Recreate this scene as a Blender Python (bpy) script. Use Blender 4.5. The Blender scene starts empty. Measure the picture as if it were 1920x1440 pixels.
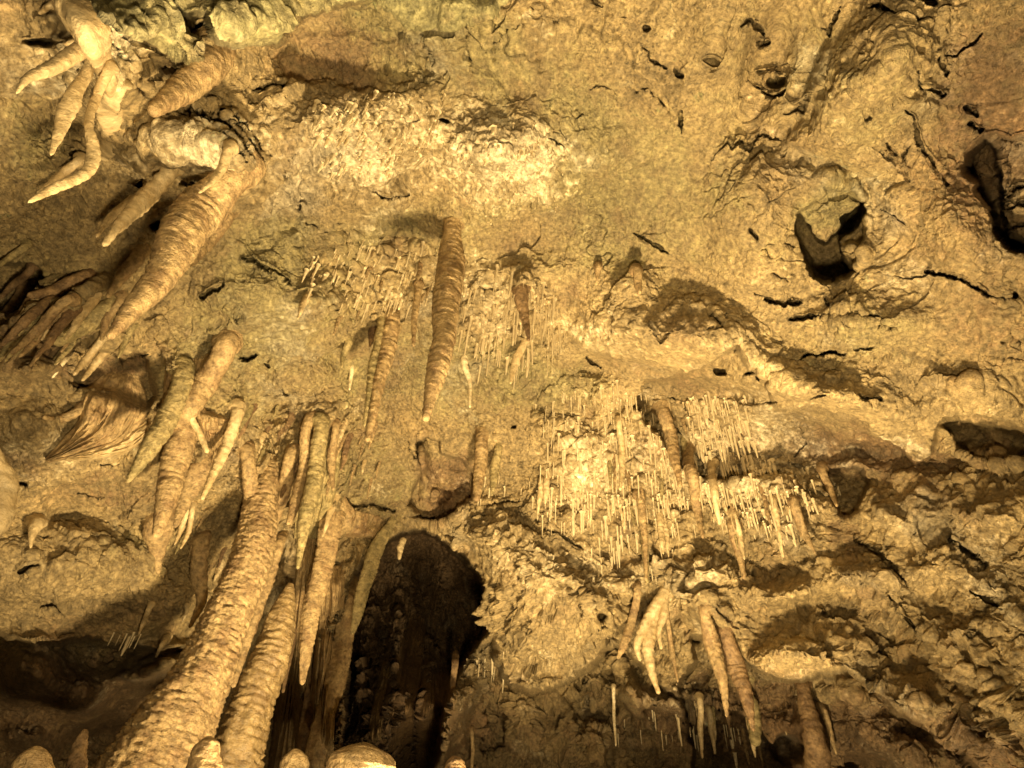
import bpy, math, random
import numpy as np
from mathutils import Matrix, Vector

rng = np.random.default_rng(11)
random.seed(11)
S = bpy.context.scene
col = S.collection

# ------------------------------------------------------------------ camera
FPX = 1200.0                      # focal length in photo pixels (1920 wide)
CAM = np.array([0.0, 0.0, 1.6])
PITCH, ROLL = math.radians(44.0), math.radians(4.6)
Fw = np.array([0, math.cos(PITCH), math.sin(PITCH)])
R0 = np.array([1.0, 0, 0]); U0 = np.array([0, -math.sin(PITCH), math.cos(PITCH)])
Rt = math.cos(ROLL)*R0 + math.sin(ROLL)*U0
Up = -math.sin(ROLL)*R0 + math.cos(ROLL)*U0
cd = bpy.data.cameras.new("camera"); cam = bpy.data.objects.new("camera", cd); col.objects.link(cam)
cd.sensor_width = 36; cd.lens = 36*FPX/1920; cd.clip_start = 0.05; cd.clip_end = 200
cam.matrix_world = Matrix(((Rt[0], Up[0], -Fw[0], CAM[0]), (Rt[1], Up[1], -Fw[1], CAM[1]),
                           (Rt[2], Up[2], -Fw[2], CAM[2]), (0, 0, 0, 1)))
S.camera = cam

# ------------------------------------------------------------------ light
w = bpy.data.worlds.new("World"); S.world = w; w.use_nodes = True
bg = w.node_tree.nodes["Background"]
bg.inputs[0].default_value = (0.45, 0.34, 0.42, 1); bg.inputs[1].default_value = 0.013

def lamp(name, loc, target, power, color, size, cone=None, blend=0.5):
    ld = bpy.data.lights.new(name, 'SPOT' if cone else 'POINT')
    ld.energy = power; ld.color = color; ld.shadow_soft_size = size
    if cone: ld.spot_size = math.radians(cone); ld.spot_blend = blend
    o = bpy.data.objects.new(name, ld); col.objects.link(o); o.location = loc
    d = Vector(target) - Vector(loc); o.rotation_euler = d.to_track_quat('-Z', 'Y').to_euler()
    return o
WARM = (1.0, 0.745, 0.385)
lamp("floor_flood_lamp", (0.48, 2.10, 0.75), (-0.38, 2.70, 4.9), 1850, WARM, 0.15, 128, 0.95)
lamp("fill_lamp", (0.15, 0.35, 1.25), (-0.45, 2.3, 4.9), 520, WARM, 0.10, 120, 0.95)  # unseen fill lamp, added to soften the shadows
lamp("side_flood_lamp", (1.2, 3.45, 0.5), (1.6, 4.6, 3.7), 400, WARM, 0.05, 110, 0.8)

S.view_settings.view_transform = 'Standard'; S.view_settings.look = 'None'
S.view_settings.gamma = 1.0; S.view_settings.exposure = 0.0
S.cycles.max_bounces = 4; S.cycles.diffuse_bounces = 3; S.cycles.glossy_bounces = 1

# ------------------------------------------------------------------ noise
def _hash(ix, iy, iz, seed):
    h = (ix.astype(np.uint32)*np.uint32(374761393) + iy.astype(np.uint32)*np.uint32(668265263)
         + iz.astype(np.uint32)*np.uint32(2147483647) + np.uint32((seed*974711) & 0xffffffff))
    h = (h ^ (h >> np.uint32(13)))*np.uint32(1274126177)
    h = (h ^ (h >> np.uint32(16)))*np.uint32(2246822519)
    return h ^ (h >> np.uint32(15))
def noise(P, s, seed=0):
    """smooth gradient noise, about -1..1; P (n,3), s = frequency (scalar or 3-vector)"""
    Q = (P*np.asarray(s)).astype(np.float32) + np.float32(97.3)
    I = np.floor(Q); f = Q - I; I = I.astype(np.int64)
    u = f*f*f*(f*(f*6-15)+10)
    out = np.zeros(len(P), np.float32)
    for dx in (0, 1):
        wx = u[:, 0] if dx else 1-u[:, 0]
        for dy in (0, 1):
            wy = u[:, 1] if dy else 1-u[:, 1]
            for dz in (0, 1):
                wz = u[:, 2] if dz else 1-u[:, 2]
                h = _hash(I[:, 0]+dx, I[:, 1]+dy, I[:, 2]+dz, seed)
                gx = (h & np.uint32(1023)).astype(np.float32)/511.5-1
                gy = ((h >> np.uint32(10)) & np.uint32(1023)).astype(np.float32)/511.5-1
                gz = ((h >> np.uint32(20)) & np.uint32(1023)).astype(np.float32)/511.5-1
                out += wx*wy*wz*(gx*(f[:, 0]-dx)+gy*(f[:, 1]-dy)+gz*(f[:, 2]-dz))
    return out*1.35
def fbm(P, s, octv=4, seed=0, gain=0.5, ridged=False):
    o = np.zeros(len(P), np.float32); a = 1.0; t = 0
    s = np.asarray(s, float)
    for k in range(octv):
        n = noise(P, s*(2.03**k), seed+k*17)
        if ridged: n = 1-2*np.abs(n)*1.4
        o += a*n; t += a; a *= gain
    return o/t
def worley(P, s, seed=0):
    """distance to nearest and second nearest cell point"""
    Q = (P*np.asarray(s)).astype(np.float32)+np.float32(53.7)
    I = np.floor(Q); f = Q-I; I = I.astype(np.int64)
    d1 = np.full(len(P), 9., np.float32); d2 = d1.copy()
    for dx in (-1, 0, 1):
        for dy in (-1, 0, 1):
            for dz in (-1, 0, 1):
                h = _hash(I[:, 0]+dx, I[:, 1]+dy, I[:, 2]+dz, seed)
                px = dx+(h & np.uint32(1023)).astype(np.float32)/1023-f[:, 0]
                py = dy+((h >> np.uint32(10)) & np.uint32(1023)).astype(np.float32)/1023-f[:, 1]
                pz = dz+((h >> np.uint32(20)) & np.uint32(1023)).astype(np.float32)/1023-f[:, 2]
                d = np.sqrt(px*px+py*py+pz*pz)
                m = d < d1
                d2 = np.where(m, d1, np.minimum(d2, d)); d1 = np.where(m, d, d1)
    return d1, d2
def facets(P, s, seed=0, sharp=0.0):
    """broken rock: every cell is a flat plate with a tilt and height of its own"""
    Q = (P*np.asarray(s)).astype(np.float32)+np.float32(31.3)
    I = np.floor(Q); f = Q-I; I = I.astype(np.int64)
    d1 = np.full(len(P), 9., np.float32); d2 = d1.copy(); v = np.zeros(len(P), np.float32)
    for dx in (-1, 0, 1):
        for dy in (-1, 0, 1):
            for dz in (-1, 0, 1):
                h = _hash(I[:, 0]+dx, I[:, 1]+dy, I[:, 2]+dz, seed)
                px = f[:, 0]-dx-(h & np.uint32(1023)).astype(np.float32)/1023
                py = f[:, 1]-dy-((h >> np.uint32(10)) & np.uint32(1023)).astype(np.float32)/1023
                pz = f[:, 2]-dz-((h >> np.uint32(20)) & np.uint32(1023)).astype(np.float32)/1023
                g = h*np.uint32(2654435761); g ^= g >> np.uint32(15)
                gx_ = (g & np.uint32(255)).astype(np.float32)/127.5-1; gy_ = ((g >> np.uint32(8)) & np.uint32(255)).astype(np.float32)/127.5-1
                gz_ = ((g >> np.uint32(16)) & np.uint32(255)).astype(np.float32)/127.5-1; gw = (g >> np.uint32(24)).astype(np.float32)/255-.5
                d = px*px+py*py+pz*pz; m = d < d1
                d2 = np.where(m, d1, np.minimum(d2, d)); d1 = np.where(m, d, d1)
                v = np.where(m, px*gx_+py*gy_+pz*gz_+0.6*gw, v)
    return v, np.sqrt(d2)-np.sqrt(d1)
def sstep(a, b, x):
    t = np.clip((x-a)/(b-a), 0, 1); return t*t*(3-2*t)

def ray(px, py):
    px = np.asarray(px, float); py = np.asarray(py, float)
    d = Fw + ((px-960)/FPX)[..., None]*Rt - ((py-720)/FPX)[..., None]*Up
    return d/np.linalg.norm(d, axis=-1, keepdims=True)

# ------------------------------------------------------------------ rock shell
def axis(lo, a, b, hi, nd, ns):
    t = np.linspace(0, 1, ns)**1.8
    return np.concatenate([(a-(a-lo)*t)[::-1][:-1], np.linspace(a, b, nd), (b+(hi-b)*t)[1:]])
gx = axis(-1500, -120, 2060, 3400, 1560, 80)
gy = axis(-1300, -30, 1470, 2150, 1130, 60)
NX, NY = len(gx), len(gy)
GX, GY = np.meshgrid(gx, gy)
X = GX.ravel(); Y = GY.ravel()

# depth (m along the ray) at control points of the picture
CP = [(-1500,-900,5),(0,-1100,4.6),(960,-1200,4.4),(2000,-1100,4.6),(3400,-900,5.2),
(-1500,300,5),(-1500,1200,5),(3400,400,5),(3400,1400,4.5),(-1500,2100,5),(300,2100,7),(960,2100,7),(1800,2100,5.4),(3400,2100,4.2),
(-400,0,3.6),(-400,500,3.6),(-400,900,3.9),(-400,1300,5.2),
(0,0,3.25),(300,0,3.3),(600,0,3.45),(900,0,3.4),(1300,0,3.35),(1700,0,3.2),(1920,0,3.2),(2400,0,3.3),
(0,250,3.4),(250,250,3.6),(450,250,3.65),(700,250,3.75),(950,250,3.7),(1250,250,3.65),(1500,250,3.55),(1700,250,3.5),(1900,300,3.5),
(0,500,3.9),(250,500,4.0),(550,500,4.1),(850,500,4.3),(1100,500,4.1),(1350,500,3.9),(1560,450,3.85),(1800,500,3.65),(2300,500,3.7),
(60,750,4.3),(280,750,4.5),(450,750,4.5),(700,720,4.9),(950,700,4.9),(1150,640,4.35),(1400,660,4.1),(1600,700,3.95),(1850,700,3.8),
(1150,800,4.95),(1400,800,4.8),(1650,780,4.15),(1850,760,3.9),(1650,860,4.7),(1850,880,4.45),
(60,950,4.6),(200,950,4.8),(400,920,4.9),(600,900,5.0),(800,900,5.3),(950,900,5.3),(1150,950,5.2),(1400,960,5.0),(1650,980,4.75),(1900,980,4.4),
(60,1150,4.9),(250,1130,5.1),(420,1100,5.4),(580,1080,5.7),(750,1100,6.2),(1000,1100,5.3),(1200,1100,5.6),(1400,1120,5.0),(1650,1130,4.7),(1900,1150,4.3),
(60,1350,5.6),(250,1350,5.8),(450,1350,6.4),(650,1330,6.6),(850,1340,6.6),(1050,1330,6.2),(1250,1350,6.0),(1400,1350,5.6),(1600,1300,4.9),(1800,1340,4.6),(1920,1400,4.3),(2400,900,4),(2400,1500,4.3)]
cp = np.array(CP, float)
def tps(r2): return r2*np.log(r2+1e-9)*0.5
A = cp[:, :2]/1000
K = tps(((A[:, None]-A[None])**2).sum(-1)) + np.eye(len(A))*0.01
Pm = np.c_[np.ones(len(A)), A]
M_ = np.block([[K, Pm], [Pm.T, np.zeros((3, 3))]])
wt = np.linalg.solve(M_, np.r_[cp[:, 2], 0, 0, 0])
D = np.zeros(len(X), np.float32)
Bq = (np.c_[X, Y]/1000).astype(np.float32)
for i in range(len(A)):
    D += wt[i]*tps((Bq[:, 0]-A[i, 0])**2+(Bq[:, 1]-A[i, 1])**2)
D += wt[-3]+wt[-2]*Bq[:, 0]+wt[-1]*Bq[:, 1]
D = np.clip(D, 3.0, 8.0)

PX = np.c_[X, Y, np.zeros(len(X))].astype(np.float32)
# irregular outlines: rock edges wander
w1 = fbm(PX, 1/60., 3, 5); w2 = fbm(PX, 1/60., 3, 6)
w3 = noise(PX, 1/14., 7); w4 = noise(PX, 1/14., 8); w5 = noise(PX, 1/6., 9); w6 = noise(PX, 1/6., 10)
XW = X + 14*w1 + 3.5*w3; YW = Y + 14*w2 + 3.5*w4
XC = X + 5*w1 + 4*w3; YC = Y + 5*w2 + 4*w4

def box(x0, y0, x1, y1, pad):
    return np.nonzero((X > x0-pad) & (X < x1+pad) & (Y > y0-pad) & (Y < y1+pad))[0]
def segdist(x, y, pts, closed=False):
    """distance to polyline and position along it 0..1"""
    P = np.array(pts, float)
    if closed: P = np.vstack([P, P[:1]])
    L = np.r_[0, np.cumsum(np.linalg.norm(np.diff(P, axis=0), axis=1))]
    best = np.full(len(x), 1e9); tt = np.zeros(len(x))
    for i in range(len(P)-1):
        a, b = P[i], P[i+1]; ab = b-a; l2 = (ab**2).sum()+1e-9
        t = np.clip(((x-a[0])*ab[0]+(y-a[1])*ab[1])/l2, 0, 1)
        d = np.hypot(x-a[0]-t*ab[0], y-a[1]-t*ab[1])
        m = d < best; best[m] = d[m]; tt[m] = ((L[i]+t*(L[i+1]-L[i]))/L[-1])[m]
    return best, tt
def inside(x, y, poly):
    P = np.array(poly, float); r = np.zeros(len(x), bool)
    for i in range(len(P)):
        x1, y1 = P[i-1]; x2, y2 = P[i]
        c = ((y1 > y) != (y2 > y))
        with np.errstate(all='ignore'):
            xi = (x2-x1)*(y-y1)/(y2-y1+1e-12)+x1
        r ^= c & (x < xi)
    return r
def region(poly, soft, warp=True):
    """0..1 membership of a traced patch, soft edge of that many px, on whole grid (sparse)"""
    p = np.array(poly, float); x0, y0 = p.min(0); x1, y1 = p.max(0)
    id_ = box(x0, y0, x1, y1, soft+25)
    xs, ys = (XW[id_], YW[id_]) if warp else (X[id_], Y[id_])
    d, _ = segdist(xs, ys, poly, True); s = np.where(inside(xs, ys, poly), d, -d)
    return id_, sstep(-soft, soft, s)
def step(poly, dd, soft=4, fade=None):
    i, m = region(poly, soft)
    if fade: m = m*(1-sstep(fade[0], fade[1], Y[i]+0.3*(1500-X[i])*0+30*w2[i]))
    D[i] += dd*m
def bump(x, y, rx, ry, amp, rot=0, p=1.0):
    id_ = box(x, y, x, y, 2.6*max(rx, ry))
    c, s = math.cos(math.radians(rot)), math.sin(math.radians(rot))
    u = (XW[id_]-x)*c+(YW[id_]-y)*s; v = -(XW[id_]-x)*s+(YW[id_]-y)*c
    if max(rx, ry) >= 40 and p < 2: amp = amp*(1.9 if amp > 0 else 1.5)
    D[id_] += -amp*np.exp(-((u/rx)**2+(v/ry)**2)**p)
def crack(pts, w=3, dep=0.12):
    p = np.array(pts, float); x0, y0 = p.min(0); x1, y1 = p.max(0)
    id_ = box(x0, y0, x1, y1, w*3+30)
    d, t = segdist(XC[id_]+3.2*w5[id_], YC[id_]+3.2*w6[id_], pts)
    d2_, _ = segdist(XC[id_]+3.2*w5[id_], YC[id_]+3.2*w6[id_]-w*2.2, pts)
    ww = w*0.55*(0.35+0.65*np.sin(np.pi*np.clip(t*0.9+0.05, 0, 1)))*(1+0.5*w3[id_])
    g = 1-sstep(ww*0.55, ww*1.35, d)
    D[id_] += dep*g
    D[id_] -= 0.035*np.exp(-d/12.)*sstep(-2, 2, d2_-d)*np.sin(np.pi*np.clip(t, .03, .97))
def groove(pts, w, dep):
    p = np.array(pts, float); x0, y0 = p.min(0); x1, y1 = p.max(0); id_ = box(x0, y0, x1, y1, w*3)
    d, t = segdist(XW[id_], YW[id_], pts); D[id_] += dep*np.exp(-(d/w)**2)*np.sin(np.pi*np.clip(t*.84+.08,0,1))
def hole(x, y, rx, ry, dep=0.3, rot=0): bump(x, y, rx, ry, -dep, rot, 2.5)

DRY = True; ROOTS = []
def shell(px, py): return np.zeros(3)
def empty(*a, **k): return None
def formation(name, px, rpx, *a, mode='hang', root=0.12, **k):
    if mode != 'free' and root and rpx[0] >= 8: ROOTS.append((px[0][0], px[0][1], rpx[0]))
def sheet(*a, **k): pass
def build_formations():
    G1 = 'large ringed stalactites'
    formation('stalactite', [(430,335),(385,385),(348,432),(300,515),(248,580),(203,634)], [36,46,41,30,20,7], 'ochre',
        'huge ribbed stalactite leaning down from the upper left flowstone bulge', 'stalactite', rings=46, ridge=0.15, off=.05)
    formation('stalactite', [(850,425),(846,480),(838,600),(818,700),(797,790)], [19,26,26,20,8], 'ochre',
        'thick ribbed brown stalactite hanging alone at the middle of the ceiling', 'stalactite', rings=50, ridge=0.15, off=.05)
    formation('stalactite', [(736,588),(727,650),(708,735),(688,828)], [16,16,12,5], 'ochre',
        'long slim banded stalactite just left of the thick central one', 'stalactite', rings=24, ridge=0.15, lump=.25)
    formation('stalactite', [(716,600),(700,690),(683,800)], [9,9,4], 'olive',
        'thin greenish stalactite behind the long slim banded one', 'stalactite', rings=16)
    formation('stalactite', [(785,540),(778,590),(775,650)], [8,7,3], 'ochre', 'small dark stalactite squeezed between the two central ribbed stalactites', 'stalactite')
    formation('stalactite', [(448,770),(425,835),(402,885),(378,938)], [12,12,9,4], 'cream',
        'pale pointed stalactite on the edge of the drapery at left centre', 'stalactite', rings=16)
    formation('stalactite', [(350,800),(325,870),(312,940),(292,1010)], [26,26,20,7], 'ochre',
        'wide brown ribbed stalactite below the long greenish rib at left', 'stalactite', rings=26, ridge=.16, mode='hang')
    formation('stalactite', [(345,700),(312,790),(275,850),(238,905)], [20,22,17,5], 'olive',
        'long greenish stalactite tapering to a point beside the reddish fan', 'stalactite', rings=24)
    formation('stalactite', [(425,650),(385,720),(352,775),(325,800)], [22,24,18,8], 'ochre',
        'brown twisted rib coming out of a hollow at left centre', 'stalactite', rings=18, mode='wall', off=.02)
    formation('stalactite', [(905,815),(901,870),(893,940)], [14,13,6], 'ochre', 'short blunt ribbed stalactite right of the brown recess', 'stalactite', rings=18)
    formation('stalactite', [(935,838),(928,880),(922,930)], [9,10,3], 'olive', 'small tooth of calcite beside the short blunt ribbed stalactite', 'stalactite')
    formation('stalactite', [(398,115),(345,165),(282,212)], [34,28,12], 'ochre', 'stubby brown ringed stalactite below the green slab', 'stalactite', rings=20, ridge=.17, off=.02)
    formation('stalactite', [(975,545),(983,590),(992,640)], [16,10,3], 'brown', 'dark ribbed knob tapering among the straws right of the central stalactite', 'stalactite', rings=10)
    formation('stalactite', [(985,640),(968,675),(957,720)], [8,9,2], 'cream', 'pale flag shaped stalactite low among the middle straws', 'stalactite', flat=.5)
    formation('stalactite', [(870,675),(880,712),(881,765)], [8,5,2], 'straw', 'thin white stalactite with a wide shoulder right of the thick central one', 'stalactite')
    formation('stalactite', [(655,640),(645,665),(640,690)], [8,6,2], 'olive', 'small greenish stalactite far left of the middle straws', 'stalactite')
    formation('stalactite', [(660,690),(657,712),(655,732)], [5,4,2], 'straw', 'tiny pale stalactite hanging alone left of the slim banded stalactite', 'stalactite')
    # upper left root-like formation
    p0 = shell(165, 70)
    e = empty('branching_stalactite', p0, 'pale root shaped formation with four long fingers in the top left corner', 'formation')
    formation('trunk', [(140,-40),(150,20),(168,65),(185,105),(200,150),(212,190)], [44,40,33,22,14,7], 'cream', parent=e, mode='wall', off=.03, root=0, ridge=.08, folds=3)
    formation('finger', [(170,80),(125,108),(82,135),(50,148),(30,176)], [16,16,13,9,3], 'cream', parent=e, root=.03, rings=18, mode='free')
    formation('finger', [(182,100),(152,158),(128,200),(112,245),(95,292)], [12,12,16,11,3], 'cream', parent=e, root=.03, flat=.4, ridge=.06, mode='free')
    formation('finger', [(205,130),(180,185),(166,235),(176,290),(160,325),(108,350),(52,380)], [10,9,9,13,11,10,3], 'cream', parent=e, root=.03, flat=.6, rings=26, mode='hang', off=.05)
    formation('finger', [(150,300),(118,325),(70,365)], [9,9,4], 'cream', parent=e, root=.05, mode='hang', off=.04)
    formation('web', [(215,160),(205,215),(212,262),(190,300)], [20,24,20,8], 'cream', parent=e, root=.05, flat=.3, ridge=.04, mode='wall', off=.03)
    formation('stub', [(130,80),(112,83),(96,90)], [5,5,3], 'cream', parent=e, mode='hang', off=.04)
    formation('stub', [(95,10),(84,18),(72,26)], [7,6,3], 'cream', parent=e, mode='hang', off=.04)
    # left cluster beside the huge stalactite
    GL = 'leaning stalactites at the upper left'
    for px, r, m, lb in [
      ([(318,322),(278,368),(240,405),(193,462)], [15,18,14,5], 'cream', 'cream knobbly stalactite left of the huge ribbed one'),
      ([(285,352),(250,378),(212,405),(180,445)], [14,12,8,3], 'cream', 'short cream stalactite tucked above the cream knobbly stalactite'),
      ([(428,282),(415,318),(400,338),(372,362)], [11,9,6,3], 'cream', 'small curved ribbed stalactite on top of the cream flowstone bulge'),
      ([(425,400),(395,440),(350,490),(300,520)], [18,18,14,8], 'ochre', 'stalactite half hidden against the right side of the huge ribbed one'),
      ([(262,478),(235,510),(200,558)], [14,13,4], 'ochre', 'brown stalactite under the cream knobbly stalactite at left'),
      ([(250,400),(222,430),(205,450)], [7,6,2], 'cream', 'thin cream spike beside the tip of the knobbly stalactite'),
      ([(215,575),(165,605),(100,645)], [20,20,10], 'olive', 'fat greenish stalactite lying low at the left above the fan'),
      ([(212,640),(180,680),(153,715)], [8,8,3], 'cream', 'pale pointed stalactite hanging over the reddish fan'),
      ([(195,632),(160,675),(137,704)], [8,8,4], 'cream', 'blunt pale stalactite left of the pointed one over the fan'),
      ([(135,658),(115,685),(97,710)], [4,4,2], 'straw', 'white straw slanting across the dark crevice left of the fan'),
      ([(250,612),(235,640),(221,672)], [7,6,2], 'olive', 'thin stalactite hanging over the crevice behind the fan'),
      ([(160,520),(110,545),(50,555)], [14,14,6], 'brown', 'brown stalactite leaning over the dark hollow at the left edge'),
      ([(130,560),(70,620),(20,665)], [10,10,4], 'ochre', 'long thin brown stalactite below the dark hollow at the left edge'),
      ([(95,560),(40,610),(0,650)], [9,9,4], 'brown', 'dark slanted stalactite crossing the left edge of the view'),
      ([(120,590),(75,630),(35,670)], [8,8,3], 'ochre', 'narrow stalactite under the long thin brown one at left'),
      ([(60,505),(25,535),(0,560)], [8,7,3], 'brown', 'dark spike inside the hollow at the left edge'),
      ([(50,462),(20,482),(-10,505)], [7,6,3], 'olive', 'pale spike above the dark hollow at the left edge'),
      ([(230,560),(200,600),(190,640)], [9,8,3], 'ochre', 'small stalactite next to the tip of the huge ribbed one'),
      ]:
        formation('stalactite', px, r, m, lb, 'stalactite', rings=14, off=.03)
    # reddish fan
    p0 = shell(230, 730)
    e = empty('flowstone_fan', p0, 'smooth reddish fan of flowstone flowing from a dark crevice down to one tip', 'flowstone')
    sheet('fan_sheet', [(205,688),(160,728),(143,785),(118,828),(84,858)], [(264,694),(280,770),(238,832),(150,858),(90,869)], 'ochre', .20, 4, .024, parent=e)
    formation('tip', [(165,790),(130,825),(85,865)], [13,10,4], 'ochre', parent=e, root=.04, off=.03)
    sheet('lower_sheet', [(262,770),(215,800),(160,835),(118,850)], [(284,815),(240,850),(180,862),(122,866)], 'cream', .14, 3, .02, parent=e)
    formation('rib', [(150,770),(118,785),(80,782)], [10,9,4], 'ochre', parent=e, mode='wall', off=.03)
    # pale drapery at left centre
    p0 = shell(400, 800)
    e = empty('drapery', p0, 'thin pale curtain of calcite ending in points at left centre', 'drapery')
    sheet('sheet', [(350,762),(372,812),(394,866)], [(446,782),(434,812),(402,874)], 'ochre', .12, 5, .018, parent=e)
    formation('edge_rib', [(352,765),(372,810),(390,850)], [7,7,5], 'cream', parent=e, mode='hang', off=.05)
    formation('stalactite', [(385,868),(355,920),(328,990)], [24,18,4], 'ochre', 'broad tapering stalactite under the thin pale curtain', 'stalactite', flat=.6, rings=16)
    formation('stalactite', [(300,985),(297,1030),(296,1078)], [28,16,4], 'ochre', 'short wide tooth of rock above the left undercut', 'stalactite', mode='wall', off=.05, flat=.7)
    formation('stalactite', [(375,1020),(372,1090),(378,1120),(355,1178)], [18,15,11,3], 'ochre', 'hooked stalactite pointing at the big column from the left', 'stalactite', off=.05, flat=.6)
    for px, r, lb in [([(352,955),(340,990),(327,1022)], [7,6,2], 'small pale spike left of the big column, upper of a pair'),
                      ([(362,950),(352,1000),(338,1030)], [6,5,2], 'slender spike close behind the upper pale spike of the pair'),
                      ([(70,980),(62,1000),(57,1028)], [14,8,2], 'little cone of calcite by the left edge below the white lumps'),
                      ([(280,1140),(270,1165),(260,1190)], [6,5,2], 'longest pale spike over the dark undercut at left'),
                      ([(313,1195),(302,1212),(292,1232)], [9,5,2], 'pale spike with a wide foot in the shadow of the undercut'),
                      ([(350,1140),(347,1155),(341,1167)], [4,3,1.5], 'tiny spike right of the row over the undercut')]:
        formation('stalactite', px, r, 'cream', lb, 'stalactite', off=.05, rings=8)

    # ---- lower left: big column, second column, curtains -------------------------
    p0 = shell(480, 900)
    e = empty('column', p0, 'massive rough column running from the ceiling down to the bottom left', 'column')
    formation('shaft', [(505,880),(487,960),(470,1040),(440,1120),(405,1205),(362,1300),(318,1380),(262,1480),(225,1560)], [24,34,40,42,52,66,84,104,120], 'ochre', parent=e, mode='free', ridge=.07, rings=110, lump=.12, seg=96, tipround=False, root=.3)
    formation('root', [(545,850),(535,910),(515,970),(490,1030)], [12,14,14,10], 'ochre', parent=e, mode='wall', rings=20, off=.02)
    formation('root', [(462,850),(468,910),(470,980)], [14,15,14], 'ochre', parent=e, mode='wall', rings=20, off=.02)
    formation('flange', [(528,1010),(505,1080),(470,1180),(436,1290)], [10,13,12,5], 'ochre', parent=e, mode='free', rings=26, depth0=5.0, flat=.8)
    formation('lumpy_column', [(545,1095),(533,1140),(512,1210),(488,1290),(462,1370),(430,1500)], [7,22,36,42,46,54], 'wet',
        'wet lumpy column rising in front of the curtains right of the massive one', 'column', mode='free', ridge=.10, rings=26, lump=.34, seg=80, depth0=4.9, root=0, tipround=False)
    for px, r, m, lb in [
      ([(578,790),(568,880),(552,950),(540,985)], [11,12,10,5], 'ochre', 'brown rod of calcite joining the top of the massive column'),
      ([(603,800),(592,880),(575,960),(558,1068)], [15,17,15,4], 'olive', 'long greenish stalactite right beside the massive column'),
      ([(630,800),(622,860),(625,920)], [8,9,3], 'ochre', 'short pointed stalactite right of the long greenish one by the column')]:
        formation('stalactite', px, r, m, lb, 'stalactite', rings=26, off=.08)
    def curtain(px, r, m, lb, **kw):
        formation('drapery', px, r, m, lb, 'drapery', flat=.55, ridge=.09, off=.02, **kw)
    curtain([(625,960),(605,1050),(590,1130),(576,1200),(566,1285)], [24,20,19,15,5], 'ochre', 'brown curtain fold with a torn tip right of the lumpy column', rings=40, mode='free', root=.3, folds=3)
    curtain([(738,972),(706,1025),(684,1090),(668,1160),(660,1190)], [9,15,14,9,4], 'olive', 'narrow curved curtain on the left lip of the dark cave mouth', rings=36, mode='free', root=.2, folds=3)
    sheet('drapery', [(640,950),(628,1040),(604,1130),(590,1215)], [(742,975),(702,1030),(660,1092),(604,1215)], 'ochre', .10, 5, .020,
        label='broad smooth curtain sweeping down to the left from the arch of the cave mouth', cat='drapery')
    for Lp, Rp, m, bl, lb in [
      ([(560,1005),(548,1100),(530,1220),(500,1450)], [(604,1005),(598,1120),(588,1240),(566,1450)], 'ochre', .35, 'fluted flowstone sheet directly behind the lumpy column'),
      ([(600,1060),(592,1180),(580,1300),(572,1450)], [(650,1060),(644,1200),(632,1320),(626,1450)], 'ochre', .45, 'fluted flowstone sheet between the torn brown fold and the cave mouth'),
      ([(560,800),(556,880),(552,950),(548,1010)], [(650,800),(640,880),(628,940),(606,1010)], 'olive', .16, 'rippled skirt of rock behind the greenish stalactite by the column'),
      ([(308,690),(300,760),(300,830),(318,900)], [(400,660),(384,740),(366,820),(340,905)], 'ochre', .14, 'rippled brown sheet behind the wide brown ribbed stalactite')]:
        sheet('drapery', Lp, Rp, m, bl, 5, .035, label=lb, cat='drapery')
    curtain([(655,1120),(640,1230),(615,1330),(590,1420),(575,1500)], [13,19,19,20,20], 'ochre', 'long fluted curtain at the left side of the cave mouth reaching the bottom', rings=60, mode='free', depth0=5.75, root=.3, folds=4)
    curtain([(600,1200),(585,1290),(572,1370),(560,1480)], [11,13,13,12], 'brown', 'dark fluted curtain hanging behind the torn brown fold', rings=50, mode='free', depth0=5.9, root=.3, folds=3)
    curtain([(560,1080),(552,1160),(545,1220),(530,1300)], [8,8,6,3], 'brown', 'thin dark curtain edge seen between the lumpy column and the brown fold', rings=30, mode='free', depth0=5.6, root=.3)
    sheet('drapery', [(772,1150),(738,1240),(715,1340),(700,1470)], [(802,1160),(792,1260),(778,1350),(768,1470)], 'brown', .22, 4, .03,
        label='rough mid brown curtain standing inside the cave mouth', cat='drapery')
    sheet('drapery', [(722,1225),(700,1310),(686,1400),(680,1470)], [(738,1232),(722,1310),(716,1400),(714,1470)], 'ochre', .16, 3, .02,
        label='narrow pale curtain at the foot of the cave mouth', cat='drapery')
    sheet('drapery', [(798,1215),(788,1290),(780,1360),(774,1470)], [(838,1225),(850,1300),(848,1370),(846,1470)], 'brown', .2, 4, .04,
        label='knobbly brown curtain low at the right of the cave mouth', cat='drapery')
    curtain([(853,1240),(850,1270),(848,1330)], [7,6,2], 'brown', 'thin spike curtain hanging from the right lip of the cave mouth', rings=24, mode='free', depth0=6.1)
    formation('lump', [(757,1010),(752,1025),(748,1050)], [6,7,3], 'cream', 'small pale knob caught by light at the top of the cave mouth', 'formation', mode='free', depth0=6.4, root=0, lump=.5)

    # ---- stalagmite tips along the bottom ---------------------------------------
    def stalagmite(px, r, m, lb, dist, lump=.3, rings=6, ridge=.08):
        if DRY: return
        # traced from the tip down; stands on the floor
        d = ray(*px[0]); Pt = CAM+d*dist; rw = [q/FPX*dist*float(d@Fw) for q in r]
        W = [Pt]; rad = [rw[0]]
        for k in range(1, len(px)):
            dd = ray(*px[k]); h_ = dd[:2]; R = float(h_@(Pt[:2]-CAM[:2])/(h_@h_)); W.append(CAM+dd*R); rad.append(rw[k])
        last = W[-1]; W.append(np.array([last[0], last[1], 0.9])); rad.append(rad[-1]*1.25)
        W.append(np.array([last[0], last[1], -0.25])); rad.append(rad[-1]*1.3)
        W = np.array(W[::-1]); rad = np.array(rad[::-1]); SEED[0] += 1
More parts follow.
